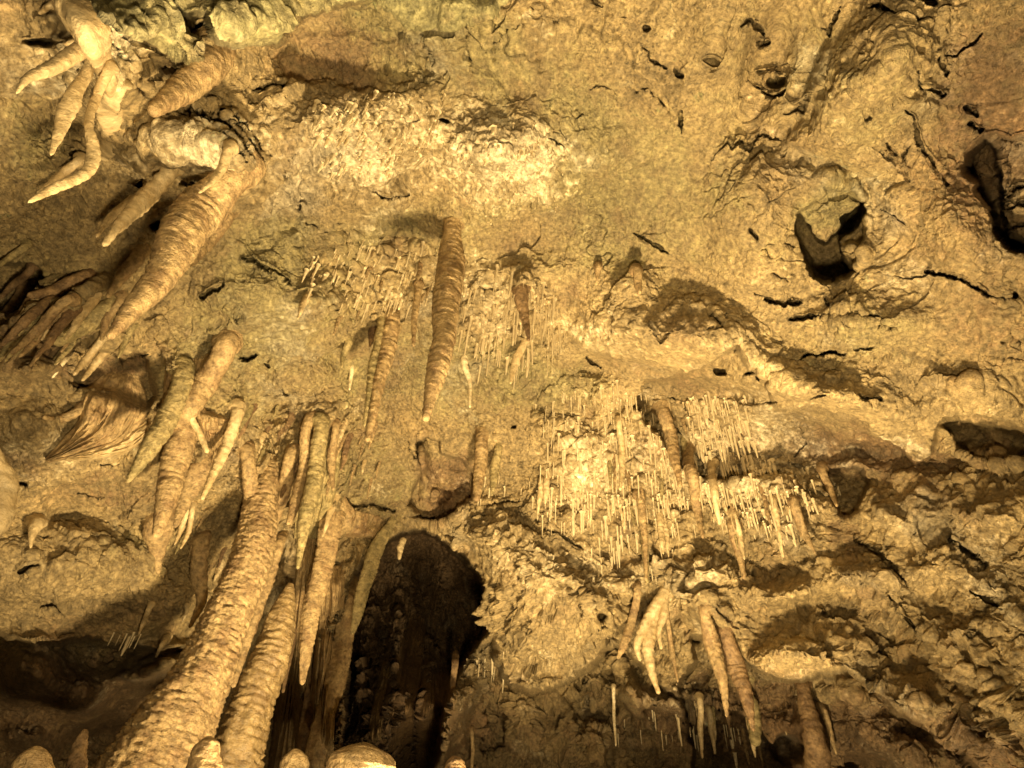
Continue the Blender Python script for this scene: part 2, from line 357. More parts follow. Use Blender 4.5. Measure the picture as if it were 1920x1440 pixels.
        me, base = tube_mesh('stalagmite', W, rad, m, rings=rings*5, ridge=ridge, lump=lump, seed=SEED[0], seg=64, tp=2.2, n=240)
        o = link('stalagmite', me, loc=base); tag(o, lb, 'stalagmite'); return o
    stalagmite([(66,1399),(62,1420),(58,1450)], [15,23,30], 'ochre', 'blunt brown stalagmite tip in the bottom left corner', 2.2)
    stalagmite([(160,1367),(150,1400),(138,1450)], [5,12,18], 'brown', 'shadowed narrow stalagmite right of the blunt one in the corner', 3.0)
    stalagmite([(392,1380),(384,1410),(372,1460)], [14,24,30], 'ochre', 'small rounded stalagmite in front of the foot of the massive column', 2.6)
    stalagmite([(553,1404),(552,1420),(548,1460)], [17,22,25], 'ochre', 'bright rounded stalagmite tip at the bottom below the curtains', 2.0, lump=.12)
    stalagmite([(682,1392),(680,1410),(676,1460)], [26,44,56], 'ochre', 'bright knobbly stalagmite head at the bottom below the cave mouth', 2.1, lump=.5, ridge=.12)
    stalagmite([(850,1417),(852,1435),(852,1470)], [12,18,22], 'brown', 'dim round stalagmite tip right of the bright knobbly head', 3.2)
    # white lumps at the left edge
    formation('stalactite', [(-30,850),(0,890),(12,905),(10,935),(0,960),(-14,1010)], [30,24,26,20,26,16], 'cream', 'lumpy white formation poking in at the left edge', 'formation', mode='free', depth0=2.6, ridge=.05, lump=.35, rings=6, seg=48, root=0)

    # ---- right half ---------------------------------------------------------------
    for px, r, m, lb in [
      ([(1240,770),(1255,815),(1266,860),(1276,915)], [14,13,10,4], 'ochre', 'wide ribbed brown stalactite between the two straw curtains'),
      ([(1288,845),(1298,900),(1306,950),(1318,1010)], [12,12,9,3], 'ochre', 'ribbed brown stalactite right of the wide one between the straw curtains'),
      ([(1375,985),(1383,1030),(1396,1086)], [12,9,3], 'ochre', 'dark pointed stalactite lowest under the right straw curtain'),
      ([(1450,940),(1458,985),(1469,1046)], [7,6,2], 'cream', 'long pale stalactite in the lower middle of the right straw curtain'),
      ([(1375,965),(1385,1000),(1396,1050)], [8,7,2], 'cream', 'pale stalactite just above the dark pointed one under the straw curtain'),
      ([(1540,880),(1555,915),(1570,950)], [9,8,2], 'ochre', 'lone stalactite at the right end of the straw curtain'),
      ([(1488,940),(1505,990),(1530,1040)], [10,9,2], 'ochre', 'slanted stalactite at the lower right of the straw curtain'),
      ([(1335,870),(1340,930),(1350,985)], [9,8,3], 'cream', 'thick cream stalactite inside the right straw curtain'),
      ([(1200,930),(1208,1000),(1212,1090)], [9,7,3], 'ochre', 'long plain stalactite at the foot of the left straw curtain'),
      ([(1160,790),(1166,850),(1163,920)], [7,7,3], 'cream', 'thick pale stalactite in the upper left straw curtain'),
      ([(1015,900),(1012,930),(1008,965)], [6,6,2], 'cream', 'squat pale stalactite at the left foot of the straw curtains'),
      ([(1025,895),(1024,920),(1022,945)], [6,7,2], 'cream', 'short triangular stalactite beside the squat pale one'),
      ([(1122,498),(1121,512),(1120,526)], [7,6,2], 'ochre', 'small dark ribbed knob at the middle right, left of a pair'),
      ([(1196,510),(1197,530),(1199,552)], [10,9,4], 'ochre', 'dark ribbed knob at the middle right, right of a pair'),
      ([(1320,1150),(1335,1200),(1352,1260),(1363,1345)], [12,17,12,3], 'ochre', 'greenish hanging blade in the lower right recess'),
      ([(1360,1190),(1378,1245),(1398,1305),(1413,1372)], [15,19,13,3], 'brown', 'large brown dagger stalactite in the lower right recess'),
      ([(1395,1280),(1410,1330),(1418,1400)], [12,14,10], 'olive', 'dull greenish rib behind the large brown dagger stalactite'),
      ([(1542,1330),(1555,1370),(1569,1416)], [7,6,2], 'ochre', 'thin spike beside the pillar in the lower right recess'),
      ([(1312,1310),(1314,1370),(1317,1423)], [7,6,2], 'cream', 'thin stalactite hanging from the lit ledge at bottom right of centre'),
      ([(1330,1330),(1335,1370),(1341,1415)], [6,6,2], 'cream', 'dark tipped stalactite on the lit ledge right of the thin one'),
      ([(1372,1385),(1378,1415),(1382,1442)], [5,4,2], 'straw', 'white drip at the right end of the lit ledge'),
      ([(1150,1290),(1152,1350),(1155,1400)], [4,3,2], 'straw', 'very long straw hanging down at the bottom centre right'),
      ([(885,1370),(886,1410),(884,1450)], [4,4,3], 'ochre', 'thin knotted rod hanging in the dark at the bottom centre'),
      ]:
        formation('stalactite', px, r, m, lb, 'stalactite', rings=16, off=.04)
    formation('pillar', [(1505,1290),(1512,1330),(1524,1390),(1534,1460)], [13,18,22,28], 'brown', 'stout smooth pillar standing in the lower right recess', 'column', off=.08, mode='wall', lump=.3, ridge=.04)
    # twisted tusks
    p0 = shell(1244, 1105)
    e = empty('twisted_stalactite', p0, 'pale twisted tusks hanging from one point over the lower right ledge', 'formation')
    for px, r in [([(1246,1108),(1222,1150),(1202,1185),(1194,1215),(1201,1240)], [11,12,9,7,3]),
                  ([(1244,1115),(1226,1170),(1215,1215),(1222,1260),(1236,1302)], [12,15,13,9,4]),
                  ([(1248,1115),(1246,1150),(1236,1185),(1240,1218)], [8,9,6,3])]:
        formation('tusk', px, r, 'cream', parent=e, mode='free', ridge=.05, lump=.15, root=.1)
    formation('drapery', [(1196,1100),(1186,1160),(1172,1205),(1158,1236)], [8,9,8,3], 'ochre', 'thin brown blade left of the twisted tusks', 'drapery', flat=.5, off=.06)
    formation('stalactite', [(1250,1150),(1258,1210),(1271,1280)], [5,6,2], 'ochre', 'slim brown stalactite right of the twisted tusks', 'stalactite', off=.06)
    formation('stalactite', [(1207,1000),(1212,1060),(1214,1095)], [8,6,3], 'olive', 'stalactite joining the straw curtain to the ledge above the tusks', 'stalactite')

    
build_formations()
# ---- large relief ------------------------------------------------------
# slab lobes at the top edge, nearer than the ceiling behind them
SLAB1 = [(160,-400),(162,0),(185,32),(222,58),(262,76),(300,98),(330,116),(362,120),(380,112),(368,80),(348,52),(335,22),(320,2),(320,-400)]; step(SLAB1, -0.62, 3)
SLAB2 = [(318,-400),(322,0),(345,22),(372,22),(388,30),(398,66),(425,80),(515,82),(528,64),(532,44),(562,26),(640,10),(700,-2),(720,-400)]; step(SLAB2, -0.55, 3)
SLAB3 = [(700,-400),(690,-5),(720,14),(755,38),(800,46),(850,44),(895,28),(945,-4),(960,-400)]; step(SLAB3, -0.25, 4)
bump(250,50,70,40,0.10); bump(460,40,70,40,0.12)
hole(366,58,22,22,0.5)
# brown scaly hollow right of the slab
step([(520,90),(560,30),(700,10),(800,60),(820,140),(740,165),(640,160),(540,140)], 0.14, 22)
# flowstone bulges upper left
bump(160,60,60,70,0.30); bump(230,150,60,70,0.22,20); bump(370,275,95,62,0.26,-10); bump(455,315,48,70,0.20,-20)
bump(90,240,60,50,-0.1); bump(560,250,70,60,0.12); bump(300,250,60,50,.08)
# cream domes of the ceiling
bump(660,230,120,70,0.16,10); bump(930,290,130,75,0.20); bump(690,360,60,60,0.12)
bump(700,450,80,50,-0.10); bump(1000,520,90,50,0.14); bump(1180,540,60,40,0.1)
bump(480,560,130,90,0.20,10); bump(610,600,80,60,0.10)
bump(1250,620,150,55,0.18,8); bump(1120,690,60,20,-0.12)
bump(1600,190,130,90,0.22,-30); bump(1450,90,50,110,-0.14,20); bump(1690,90,70,110,0.14); bump(1340,70,80,140,0.1,15)
bump(1480,240,90,22,-0.10,-45); bump(1620,600,160,40,0.08); bump(1790,420,70,120,0.14,-20)
# arched groove above the round hole
groove([(1440,285),(1500,296),(1570,308),(1620,340),(1640,390),(1645,440)], 20, 0.16)
groove([(1520,225),(1490,180),(1510,130),(1540,60)], 16, 0.10)
groove([(1360,20),(1340,90),(1310,150)], 16, 0.08)
bump(1420,400,90,90,0.14); bump(1450,520,80,60,0.08)
# round hole
step([(1496,400),(1512,378),(1545,352),(1590,352),(1620,380),(1624,430),(1612,480),(1592,515),(1560,526),(1528,512),(1508,470),(1494,440)], 0.24, 5)
step([(1624,376),(1628,402),(1600,430),(1576,452),(1590,488),(1604,508),(1562,532),(1525,522),(1503,487),(1490,440),(1496,400),(1512,400),(1520,440),(1548,456),(1566,440),(1580,408),(1600,386)], 0.95, 3)
bump(1602,470,14,20,.2,-30)
# slit at the right edge
step([(1842,262),(1822,288),(1812,318),(1838,345),(1834,368),(1858,395),(1868,440),(1895,468),(1960,500),(2300,520),(2300,300),(1980,240),(1900,268),(1862,262)], 0.22, 3)
step([(1848,262),(1828,285),(1812,310),(1820,325),(1840,342),(1836,362),(1856,392),(1864,436),(1890,466),(1920,474),(1925,452),(1895,440),(1882,400),(1874,350),(1866,300),(1860,268)], 0.9, 3)
# right ledge: front rock ends, recess below
step([(1385,640),(1402,690),(1440,715),(1455,758),(1480,770),(1530,768),(1590,790),(1650,815),(1700,850),(1718,872),(1745,850),(1760,800),(1800,775),(1870,790),(1990,830),(2400,860),
      (2400,2000),(1960,1000),(1800,960),(1560,960),(1480,900),(1300,900),(1240,820),(1180,760),(1200,720),(1300,700)], 0.50, 6, (840, 985))
groove([(1060,650),(1200,640),(1330,650),(1420,700),(1520,745),(1620,775),(1720,850)], 55, -0.42)
groove([(1720,850),(1790,745),(1930,760)], 50, -0.16)
groove([(1150,690),(1250,730),(1330,760)], 30, 0.12)
bump(1560,740,130,26,0.10,12); bump(1690,890,90,22,0.08,5); bump(1590,870,60,14,0.08,5); bump(1400,765,90,14,0.12)
step([(1552,876),(1618,882),(1628,905),(1618,940),(1600,975),(1570,970),(1548,930),(1535,900)], 0.40, 4)
step([(1765,800),(1800,790),(1850,800),(1920,812),(2000,840),(1990,880),(1900,860),(1850,870),(1790,835)], 0.35, 5)
bump(1850,855,60,18,0.22,10); bump(1700,960,90,60,0.14); bump(1860,960,60,60,0.12)
# brown recess over the cave mouth
step([(762,950),(770,920),(788,886),(780,830),(800,818),(826,822),(828,846),(852,862),(888,888),(884,935),(845,968),(790,968)], 0.42, 4)
bump(815,935,20,16,0.08); hole(832,930,10,14,.2); bump(795,870,8,40,0.2)
# dark cave mouth
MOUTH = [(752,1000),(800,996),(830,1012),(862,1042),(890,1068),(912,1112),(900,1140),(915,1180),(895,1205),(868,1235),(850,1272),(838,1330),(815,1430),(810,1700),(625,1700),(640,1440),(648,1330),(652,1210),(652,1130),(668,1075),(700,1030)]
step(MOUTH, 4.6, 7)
bump(790,1060,80,60,-0.6)
bump(800,1330,90,70,1.3); bump(700,1400,80,90,1.5); bump(690,1240,28,110,0.8,8)
bump(740,1250,24,140,1.0,6); bump(800,1290,30,90,0.8,2)
# lit buttress right of the mouth and its underside
bump(1010,1080,110,70,0.28,30); bump(1120,1130,60,60,0.20); bump(1010,1200,90,60,0.22); bump(930,1020,50,40,0.14)
bump(1110,1090,26,70,-0.16,-35); bump(1195,1060,60,50,-0.10)
step([(862,1235),(925,1195),(930,1232),(945,1268),(960,1290),(1010,1296),(1062,1274),(1100,1255),(1140,1225),(1162,1216),(1200,1250),(1250,1296),(1310,1318),(1380,1330),(1440,1380),(1480,1440),(1500,1800),(800,1800),(838,1320)], 0.85, 7)
bump(1030,1300,60,30,0.10,-15); bump(1060,1370,50,60,0.14,20); bump(980,1350,30,60,0.2); bump(1120,1400,30,50,0.2); bump(1180,1290,14,70,0.3,-20)
bump(1270,1322,150,18,0.34,10); bump(1400,1400,50,40,0.16); hole(1130,1320,30,34,0.3); hole(910,1360,40,60,0.35); hole(1090,1330,20,40,.3)
hole(1250,1420,110,50,0.4)
# hollow under the straw curtain and scalloped slope at the right
bump(1300,1080,90,50,0.22,10); bump(1230,1040,70,20,-0.10); bump(1400,1050,60,30,-0.14,20); bump(1480,1110,70,22,0.20,-10); bump(1600,1080,60,24,0.14)
bump(1330,1150,40,40,0.2); bump(1500,1225,90,46,0.34,5); bump(1390,1180,40,50,0.12); bump(1660,1230,50,50,-0.16,45); bump(1740,1180,60,50,-0.12,45)
bump(1730,1070,100,50,0.12); bump(1820,1200,100,60,0.10,40); bump(1700,1320,50,36,0.16)
# recess beneath the slope, lower right
step([(1296,1190),(1330,1196),(1372,1216),(1412,1246),(1450,1270),(1492,1276),(1540,1262),(1582,1252),(1612,1276),(1660,1312),(1712,1348),(1760,1370),(1800,1402),(1850,1450),(1990,1800),(1250,1800),(1300,1400),(1270,1290),(1300,1240)], 1.2, 6)
bump(1600,1300,50,34,0.30,30); bump(1630,1380,60,46,0.26,40); bump(1420,1270,40,50,0.22); bump(1520,1380,34,90,0.36,-10); bump(1710,1420,60,40,0.24,30)
for a in [((1450,1060),(1600,1150),(1760,1280),(1900,1400),20,-.12),((1600,1010),(1740,1120),(1900,1250),(2000,1330),26,-.12),((1420,1120),(1560,1190),(1700,1290),(1850,1400),18,.10),((1540,1050),(1680,1140),(1820,1260),(1950,1370),16,.10),((1700,1010),(1800,1060),(1920,1150),(2000,1200),18,.1)]:
    groove(list(a[:4]), a[4], -a[5])
hole(1480,1400,40,30,0.5); hole(1620,1440,50,24,.3)
# left undercut
step([(-500,1180),(0,1192),(60,1206),(110,1212),(170,1196),(230,1206),(300,1226),(352,1212),(400,1168),(440,1150),(520,1140),(560,1300),(560,1900),(-500,1900)], 0.9, 9)
bump(60,1260,70,60,0.55); bump(150,1310,50,40,0.40); bump(310,1250,110,30,0.75,-12); bump(60,1380,50,30,.3); bump(230,1400,120,50,-0.5)
bump(80,1070,120,60,0.14); bump(230,1060,80,60,0.14); bump(120,970,70,26,-0.12); bump(240,1010,40,40,-0.10); bump(300,1130,90,50,0.14)
bump(140,860,110,60,0.10); bump(60,800,60,40,0.12)
# ribs and hollows left centre
for a in [((310,640),(325,700),(290,810),(245,900),26,.22), ((425,650),(380,730),(335,800),(300,860),26,.24), ((470,830),(480,900),(500,960),(490,1000),34,.25),
          ((560,840),(545,900),(530,960),(510,1020),20,.2),((600,790),(600,860),(590,930),(580,1000),20,.2),((640,830),(640,900),(620,960),(600,1000),22,.2)]:
    groove(list(a[:4]), a[4], -a[5])
bump(430,780,50,60,0.10); bump(500,800,60,50,-0.12); bump(560,700,60,30,0.08)
step([(118,655),(200,640),(262,660),(286,700),(292,745),(270,770),(220,735),(150,730),(125,700)], 0.30, 5)
step([(0,490),(60,495),(105,520),(60,560),(20,590),(-60,600),(-60,480)], 0.45, 8)
bump(60,600,90,22,0.20,-35); bump(60,690,50,24,0.25,0); bump(150,560,60,16,0.16,-35)
bump(305,600,22,26,0.12)
# curtains between column and mouth
for a in [((640,960),(600,1080),(575,1200),(560,1330),18,.5),((745,992),(695,1035),(668,1100),(650,1200),14,.6),((690,1000),(640,1100),(610,1220),(585,1380),18,.5),((560,980),(550,1100),(540,1200),(530,1300),16,.3)]:
    groove(list(a[:4]), a[4], -a[5])

# ---- cracks --------------------------------------------------------------
CR = [
([(1397,48),(1410,42),(1420,52),(1430,58),(1435,68)],5),([(1430,80),(1443,87)],4),([(1428,135),(1440,133),(1466,146)],4),
([(1420,162),(1430,175),(1440,182),(1460,175),(1467,168)],4),([(1533,60),(1545,68),(1553,50),(1572,15)],3),
([(1628,14),(1650,9),(1665,20),(1700,28),(1720,38),(1740,36)],5),([(1720,3),(1735,14),(1756,8)],8),
([(1842,62),(1830,80),(1805,92),(1795,104),(1770,106)],4),([(1757,92),(1762,115),(1775,135),(1780,145)],4),
([(1720,135),(1722,165),(1755,170),(1775,180)],5),([(1700,207),(1715,225),(1722,260),(1735,285),(1760,315),(1785,340)],6),
([(1640,278),(1665,300),(1690,320),(1703,345)],4),([(1663,265),(1675,285),(1690,305)],7),([(1690,300),(1706,275)],3),
([(1333,300),(1350,280),(1363,268),(1372,280),(1390,262),(1405,285),(1420,258),(1440,257),(1460,268)],4),
([(1815,205),(1830,220)],6),([(1820,235),(1838,250)],6),([(1865,268),(1880,275),(1918,265)],4),([(1880,375),(1918,352)],5),([(1870,400),(1925,380)],4),([(1885,430),(1925,425)],5),
([(1405,430),(1422,448)],6),([(1432,465),(1445,482)],5),([(1470,455),(1490,462)],5),([(1655,388),(1700,420)],3),([(1620,225),(1635,217)],4),([(1475,222),(1500,212),(1512,182)],4),
([(990,10),(1010,20),(1025,45),(1029,68)],5),([(908,95),(930,75),(955,55),(980,40)],4),([(850,45),(868,60),(875,90),(882,115),(887,135)],4),
([(1110,3),(1130,12)],4),([(1105,165),(1125,159),(1155,175)],5),([(1175,162),(1190,168),(1215,165),(1235,182),(1258,203)],5),
([(1262,135),(1275,150)],5),([(1070,212),(1078,222),(1092,215)],4),([(1025,255),(1035,262),(1055,273)],4),([(1277,205),(1278,250)],5),
([(755,222),(765,230),(785,226)],4),([(700,362),(720,372),(745,370),(768,365)],5),([(1190,440),(1230,460),(1255,478)],4),([(1205,85),(1225,115),(1245,130)],3),
([(190,60),(215,90),(235,115),(250,140),(260,145)],6),([(250,160),(275,180),(285,188)],9),([(388,155),(400,163),(430,175)],5),([(450,160),(480,165),(540,160)],5),
([(325,198),(350,212),(385,222),(420,232),(445,255),(470,290),(493,322)],9),([(350,205),(400,215),(440,232),(465,262),(490,300)],4),([(380,208),(430,218),(470,245),(500,290)],4),([(340,218),(400,236),(430,262),(455,300)],4),
([(360,197),(395,200),(440,200),(470,205)],4),([(563,375),(567,395)],5),([(560,415),(590,425)],5),([(455,483),(480,485),(500,498),(530,515),(545,530)],5),
([(375,560),(395,545),(415,533)],5),([(440,600),(455,612)],4),([(450,670),(465,675),(478,668)],8),([(495,682),(505,690)],6),([(525,720),(535,735),(555,732)],8),
([(620,768),(640,762)],8),([(590,770),(605,770)],4),([(195,640),(230,680),(270,665)],8),([(120,655),(125,690),(135,725),(145,728)],7),
([(145,925),(200,935),(207,942)],4),([(190,868),(222,870)],4),([(75,1139),(100,1135),(118,1146)],7),([(35,1075),(55,1062),(72,1060)],6),([(45,1000),(90,1010)],3),
([(765,826),(775,860)],5),([(875,940),(890,950),(920,945),(975,940)],7),([(640,942),(665,952),(705,945),(742,962)],7),([(890,815),(905,810),(915,818)],4),
([(1215,600),(1228,625),(1237,645),(1252,622)],5),([(1100,672),(1125,692)],6),([(1225,752),(1260,745),(1290,760)],5),([(1235,790),(1260,795),(1280,815)],4),
([(1317,577),(1335,595),(1350,608)],5),([(1327,615),(1355,615)],6),([(1418,548),(1435,558),(1465,570),(1500,568)],7),([(1480,598),(1530,592),(1590,590),(1650,593)],7),
([(1575,598),(1577,618)],4),([(1650,605),(1680,612)],6),([(1500,672),(1520,665),(1560,662),(1582,665)],8),([(1600,660),(1640,652)],4),([(1395,702),(1415,692),(1420,712)],9),
([(1415,757),(1460,753)],5),([(1676,521),(1735,518)],3),([(1735,512),(1760,515),(1800,525),(1840,545),(1870,560),(1905,560)],7),([(1848,660),(1870,668),(1918,672)],6),
([(1887,615),(1900,630),(1922,640)],9),([(1800,880),(1815,915),(1805,940)],8),([(1545,560),(1560,575),(1590,575)],4),([(1560,480),(1610,470)],3),([(1450,510),(1475,525)],4),
([(1610,738),(1655,750)],4),([(1520,745),(1545,742)],4),([(1500,800),(1510,830),(1490,860)],4),([(1535,1140),(1560,1160)],4),([(1660,1110),(1700,1160),(1740,1200)],6),
([(1020,990),(1060,1010),(1090,1030)],5),([(1140,1170),(1105,1190)],6),([(1395,1075),(1415,1085)],7),([(1080,1100),(1090,1140),(1085,1180)],4),([(1150,1000),(1190,1030),(1215,1060)],4),
([(1190,1110),(1180,1180),(1160,1225)],5),([(1340,1140),(1380,1180)],4),([(1600,1010),(1650,1040),(1700,1090)],6),([(1780,1010),(1850,1060)],6),([(1820,1110),(1880,1140)],5),
([(540,1100),(525,1160),(515,1230)],9),([(400,1180),(420,1110),(440,1040)],10),([(1490,1050),(1530,1060)],4),([(1280,755),(1300,790),(1295,830)],4),
]
for c_, w_ in CR: crack(c_, w_, 0.05+0.022*w_)
for h_ in [(1453,153,13,7,.3),(1038,42,7,5,.2),(832,228,10,4,.2),(310,126,17,9,.35),(298,420,18,10,.35),(365,345,26,9,.2),(960,802,5,3,.2),(1353,697,8,5,.3),
           (1905,557,10,8,.3),(20,737,7,4,.2),(45,905,12,6,.25),(1130,1160,9,8,.3),(1395,1035,18,10,.3),(1302,1197,14,5,.25),(1740,4,18,7,.3),(805,970,30,5,.3),(1390,905,6,4,.1),
           (840,1000,8,5,.1),(275,345,16,8,.25),(150,290,20,8,.2),(78,82,30,6,.2),(1210,55,6,6,.15),(1330,120,4,3,.1),(1170,30,5,3,.1)]:
    hole(*h_)

m_row = np.zeros(len(X), np.float32)
for poly_ in ([(1280,745),(1375,730),(1410,800),(1440,860),(1560,878),(1580,920),(1500,1010),(1390,1000),(1320,960),(1290,900),(1280,830)],
              [(1000,750),(1060,715),(1190,710),(1245,790),(1280,880),(1300,960),(1290,1010),(1180,1020),(1100,1000),(1000,985),(990,900),(1030,860)],
              [(860,510),(960,490),(1050,560),(1060,660),(960,710),(890,690),(855,620)], [(560,440),(700,420),(820,470),(820,560),(760,620),(640,600),(560,560)]):
    i_, m_ = region(poly_, 16); m_row[i_] = np.maximum(m_row[i_], m_)
rowph = ((Y + 42*w1 + 12*w3 + 0.12*X)/44.) % 1.0
D -= m_row*0.10*np.where(rowph < .9, rowph/.9, (1-rowph)/.1)*(0.6+0.8*sstep(-.3, .3, w2))
for x_, y_, r_ in ROOTS:
    bump(x_, y_-r_*0.8, r_*1.4+5, r_*2.0+8, (0.0040*r_+0.015)/(1.9 if r_*2.0+8 >= 40 else 1))
# ---- rough surface displaced along the true normal ------------------------
DIR = ray(X, Y)
P = CAM + DIR*D[:, None]
def normals(P):
    G = P.reshape(NY, NX, 3)
    du = np.gradient(G, axis=1); dv = np.gradient(G, axis=0)
    n = np.cross(du, dv).reshape(-1, 3); n /= np.linalg.norm(n, axis=1, keepdims=True)+1e-12
    s = np.sign((n*-DIR).sum(1)); s[s == 0] = 1
    return n*s[:, None]
def smooth(A2, k):
    for _ in range(k):
        A2 = (A2+np.roll(A2, 1, 0)+np.roll(A2, -1, 0)+np.roll(A2, 1, 1)+np.roll(A2, -1, 1))/5
    return A2
N = normals(P)
Ns = smooth(N.reshape(NY, NX, 3), 6).reshape(-1, 3); Ns /= np.linalg.norm(Ns, axis=1, keepdims=True)+1e-9

def mask(blobs, base=0.0):
    m = np.full(len(X), base, np.float32)
    for (x, y, rx, ry, rot, a) in blobs:
        c, s = math.cos(math.radians(rot)), math.sin(math.radians(rot))
        xx = X+45*w1; yy = Y+45*w2
        u = (xx-x)*c+(yy-y)*s; v = -(xx-x)*s+(yy-y)*c
        m += a*np.exp(-((u/rx)**2+(v/ry)**2)**1.3)
    return np.clip(m, 0, 1.2)
m_scallop = mask([(1620,1130,330,210,25,1),(1800,1330,200,120,35,1),(1880,1000,140,100,0,.7)])           # broken scalloped slope
m_crumb = mask([(1080,1120,230,160,20,.8),(1000,1360,420,110,0,1),(700,1300,140,180,0,.8),(1260,1300,130,60,0,.9),(880,950,110,60,0,.5),(1300,1070,100,60,0,.5)])
m_scale = mask([(670,90,150,75,0,1),(420,240,110,60,20,.6),(1560,560,150,45,0,.6),(1900,400,70,110,0,.6)])
m_nub = mask([(660,240,130,85,10,1),(930,300,150,100,0,1),(800,380,260,90,0,.6),(820,540,290,110,0,.6),(1000,600,160,90,0,.7),(1150,870,180,160,10,.9),(1400,880,150,150,20,.9),(700,480,140,70,0,.6)])
m_smooth = mask([(1450,60,300,90,0,.5),(1250,350,200,140,0,.5),(1380,480,150,110,0,.7),(1750,480,120,160,0,.5),(1600,760,170,60,15,.6),(500,560,140,90,0,.6),(1050,180,160,80,0,.4),(400,280,110,60,-10,1),(170,90,80,110,20,.7),(200,790,120,80,0,1),(90,1120,170,70,0,.45),(1600,150,130,100,-30,.35),(1760,120,120,120,0,.3),(1300,120,120,120,0,.2),(1230,640,90,30,0,.3)])
rough = np.clip(1.0-0.75*m_smooth, 0.2, 1)
h = 0.15*fbm(P, 1.2, 3, 21) + 0.070*fbm(P, 3.4, 3, 22)*rough
rid = fbm(P, 4.6, 4, 23, 0.6, True)
mud = sstep(-.05, .40, fbm(P, 1.05, 3, 28)); rough = rough*(1-0.72*mud)
patch = sstep(-.30, .30, fbm(P, 1.5, 3, 27))                       # some areas cracked and broken, some smoother
h += (0.008+0.040*patch)*rid*rough
h += (0.005+0.010*patch)*fbm(P, 15.0, 3, 24, 0.65)*rough
gr_ = sstep(-.25, .35, fbm(P, 1.7, 3, 29)); h += (0.003+0.013*gr_)*fbm(P, 30., 2, 30, .7, True)*(.35+.65*rough)
h += 0.0065*noise(P, 44.0, 25)*(0.4+0.6*rough)
wq = 0.16*np.c_[fbm(P, 3.1, 3, 41), fbm(P, 3.1, 3, 42), fbm(P, 3.1, 3, 43)]
Q = P*np.array([1, 1, 1.35]) + wq
a1, a2 = facets(Q, 2.6, 91)
h += 0.045*a1*rough*(0.35+patch) - 0.022*(1-sstep(0, .05, a2))*rough*sstep(-.15, .25, fbm(P, 1.3, 2, 62))
fz = np.abs(fbm(P*np.array([1, 1, 1.5]), 2.0, 4, 61, .6)); h -= 0.05*(1-sstep(0.0, 0.014, fz))*sstep(.0, .3, fbm(P, 1.3, 2, 63))*rough
d1, d2 = worley(P+0.03*np.c_[w1, w2, w3], 17.0, 31)
h += (0.003+0.020*m_nub+0.018*m_crumb)*(0.55-d1)
# broken overlapping plates on the slope at the right
b1, b2 = facets(Q*np.array([1, 1, 1.2]), 4.4, 92); c1, c2 = facets(Q+0.5*wq, 10.5, 93)
p1, p2 = worley(Q+0.4*wq, np.array([5.5, 5.5, 8.0]), 94); pit = -(1-sstep(0.15, 0.62, p1))*sstep(-.35, .15, fbm(P, 2.4, 2, 95))
bil = np.abs(fbm(P+0.6*wq, 3.6, 4, 97, .55))
h += m_scallop*(0.035*b1+0.19*(0.3-bil)+0.045*pit+0.012*c1+0.035*fbm(P, 9.0, 4, 47, .65)+0.012*noise(P, 26., 48))
h += m_crumb*(0.10*b1+0.09*pit+0.05*c1+0.08*fbm(P, 4.2, 4, 44, 0.65, True)+0.014*noise(P, 24., 49))
h += m_scale*0.035*c1
facing = np.clip(np.abs((Ns*DIR).sum(1))*2.2, 0.06, 1)**1.5
raw = np.clip(np.abs((N*DIR).sum(1))*2.5, 0.1, 1); raw = smooth(raw.reshape(NY, NX), 2).ravel(); h = 0.06*fbm(P, 2.0, 2, 21)*(1-raw)+h*facing*raw
# flowstone folds on the bulges
wv = P[:, 2]*34+6*fbm(P, 2.2, 3, 45)
m_fold = mask([(440,290,75,70,20,1),(340,160,60,60,0,.6),(60,690,60,50,0,.8),(210,700,70,40,0,.4),(250,130,40,80,0,.4)])
h += m_fold*0.022*(np.abs(np.sin(wv))-0.5)
P = P + Ns*h[:, None]
# vertical drapery flutes inside the cave mouth
m_fl = mask([(760,1230,150,230,0,1),(620,1250,70,250,0,1)])
m_f2 = mask([(430,850,230,150,-10,.9),(620,860,110,130,0,.9),(330,700,90,90,0,.7),(790,520,80,120,0,.5),(80,600,120,90,0,.8),(1200,800,120,100,0,.35),(1400,1300,90,90,0,1),(560,1000,150,80,0,.6)])
i_, m_ = region(MOUTH, 8); fm = fbm(P[i_]*np.array([1, 1, .08]), 2.4, 4, 53, .6, True); P[i_] -= DIR[i_]*(m_*0.75*fm*sstep(960, 1150, Y[i_]))[:, None]
fl = fbm(P*np.array([1, 1, .11]), 6.5, 4, 51, .6, True); fl2 = fbm(P*np.array([1, 1, .2]), 11., 3, 52, .6, True)
P = P - DIR*(m_fl*0.26*fl*(1-m_f2*.5)+m_f2*(0.10*fl+0.035*fl2))[:, None]
N = normals(P)
SH = P.reshape(NY, NX, 3)
NSM = smooth(N.reshape(NY, NX, 3), 24); NSM /= np.linalg.norm(NSM, axis=2, keepdims=True)+1e-9
SHR = np.linalg.norm(SH-CAM, axis=2)
def shell(px, py):
    i = int(np.clip(np.searchsorted(gx, px), 1, NX-1)); j = int(np.clip(np.searchsorted(gy, py), 1, NY-1))
    return SH[j, i]
def shellR(px, py, k=4):
    i = int(np.clip(np.searchsorted(gx, px), k, NX-1-k)); j = int(np.clip(np.searchsorted(gy, py), k, NY-1-k))
    return float(SHR[j-k:j+k+1:2, i-k:i+k+1:2].min())

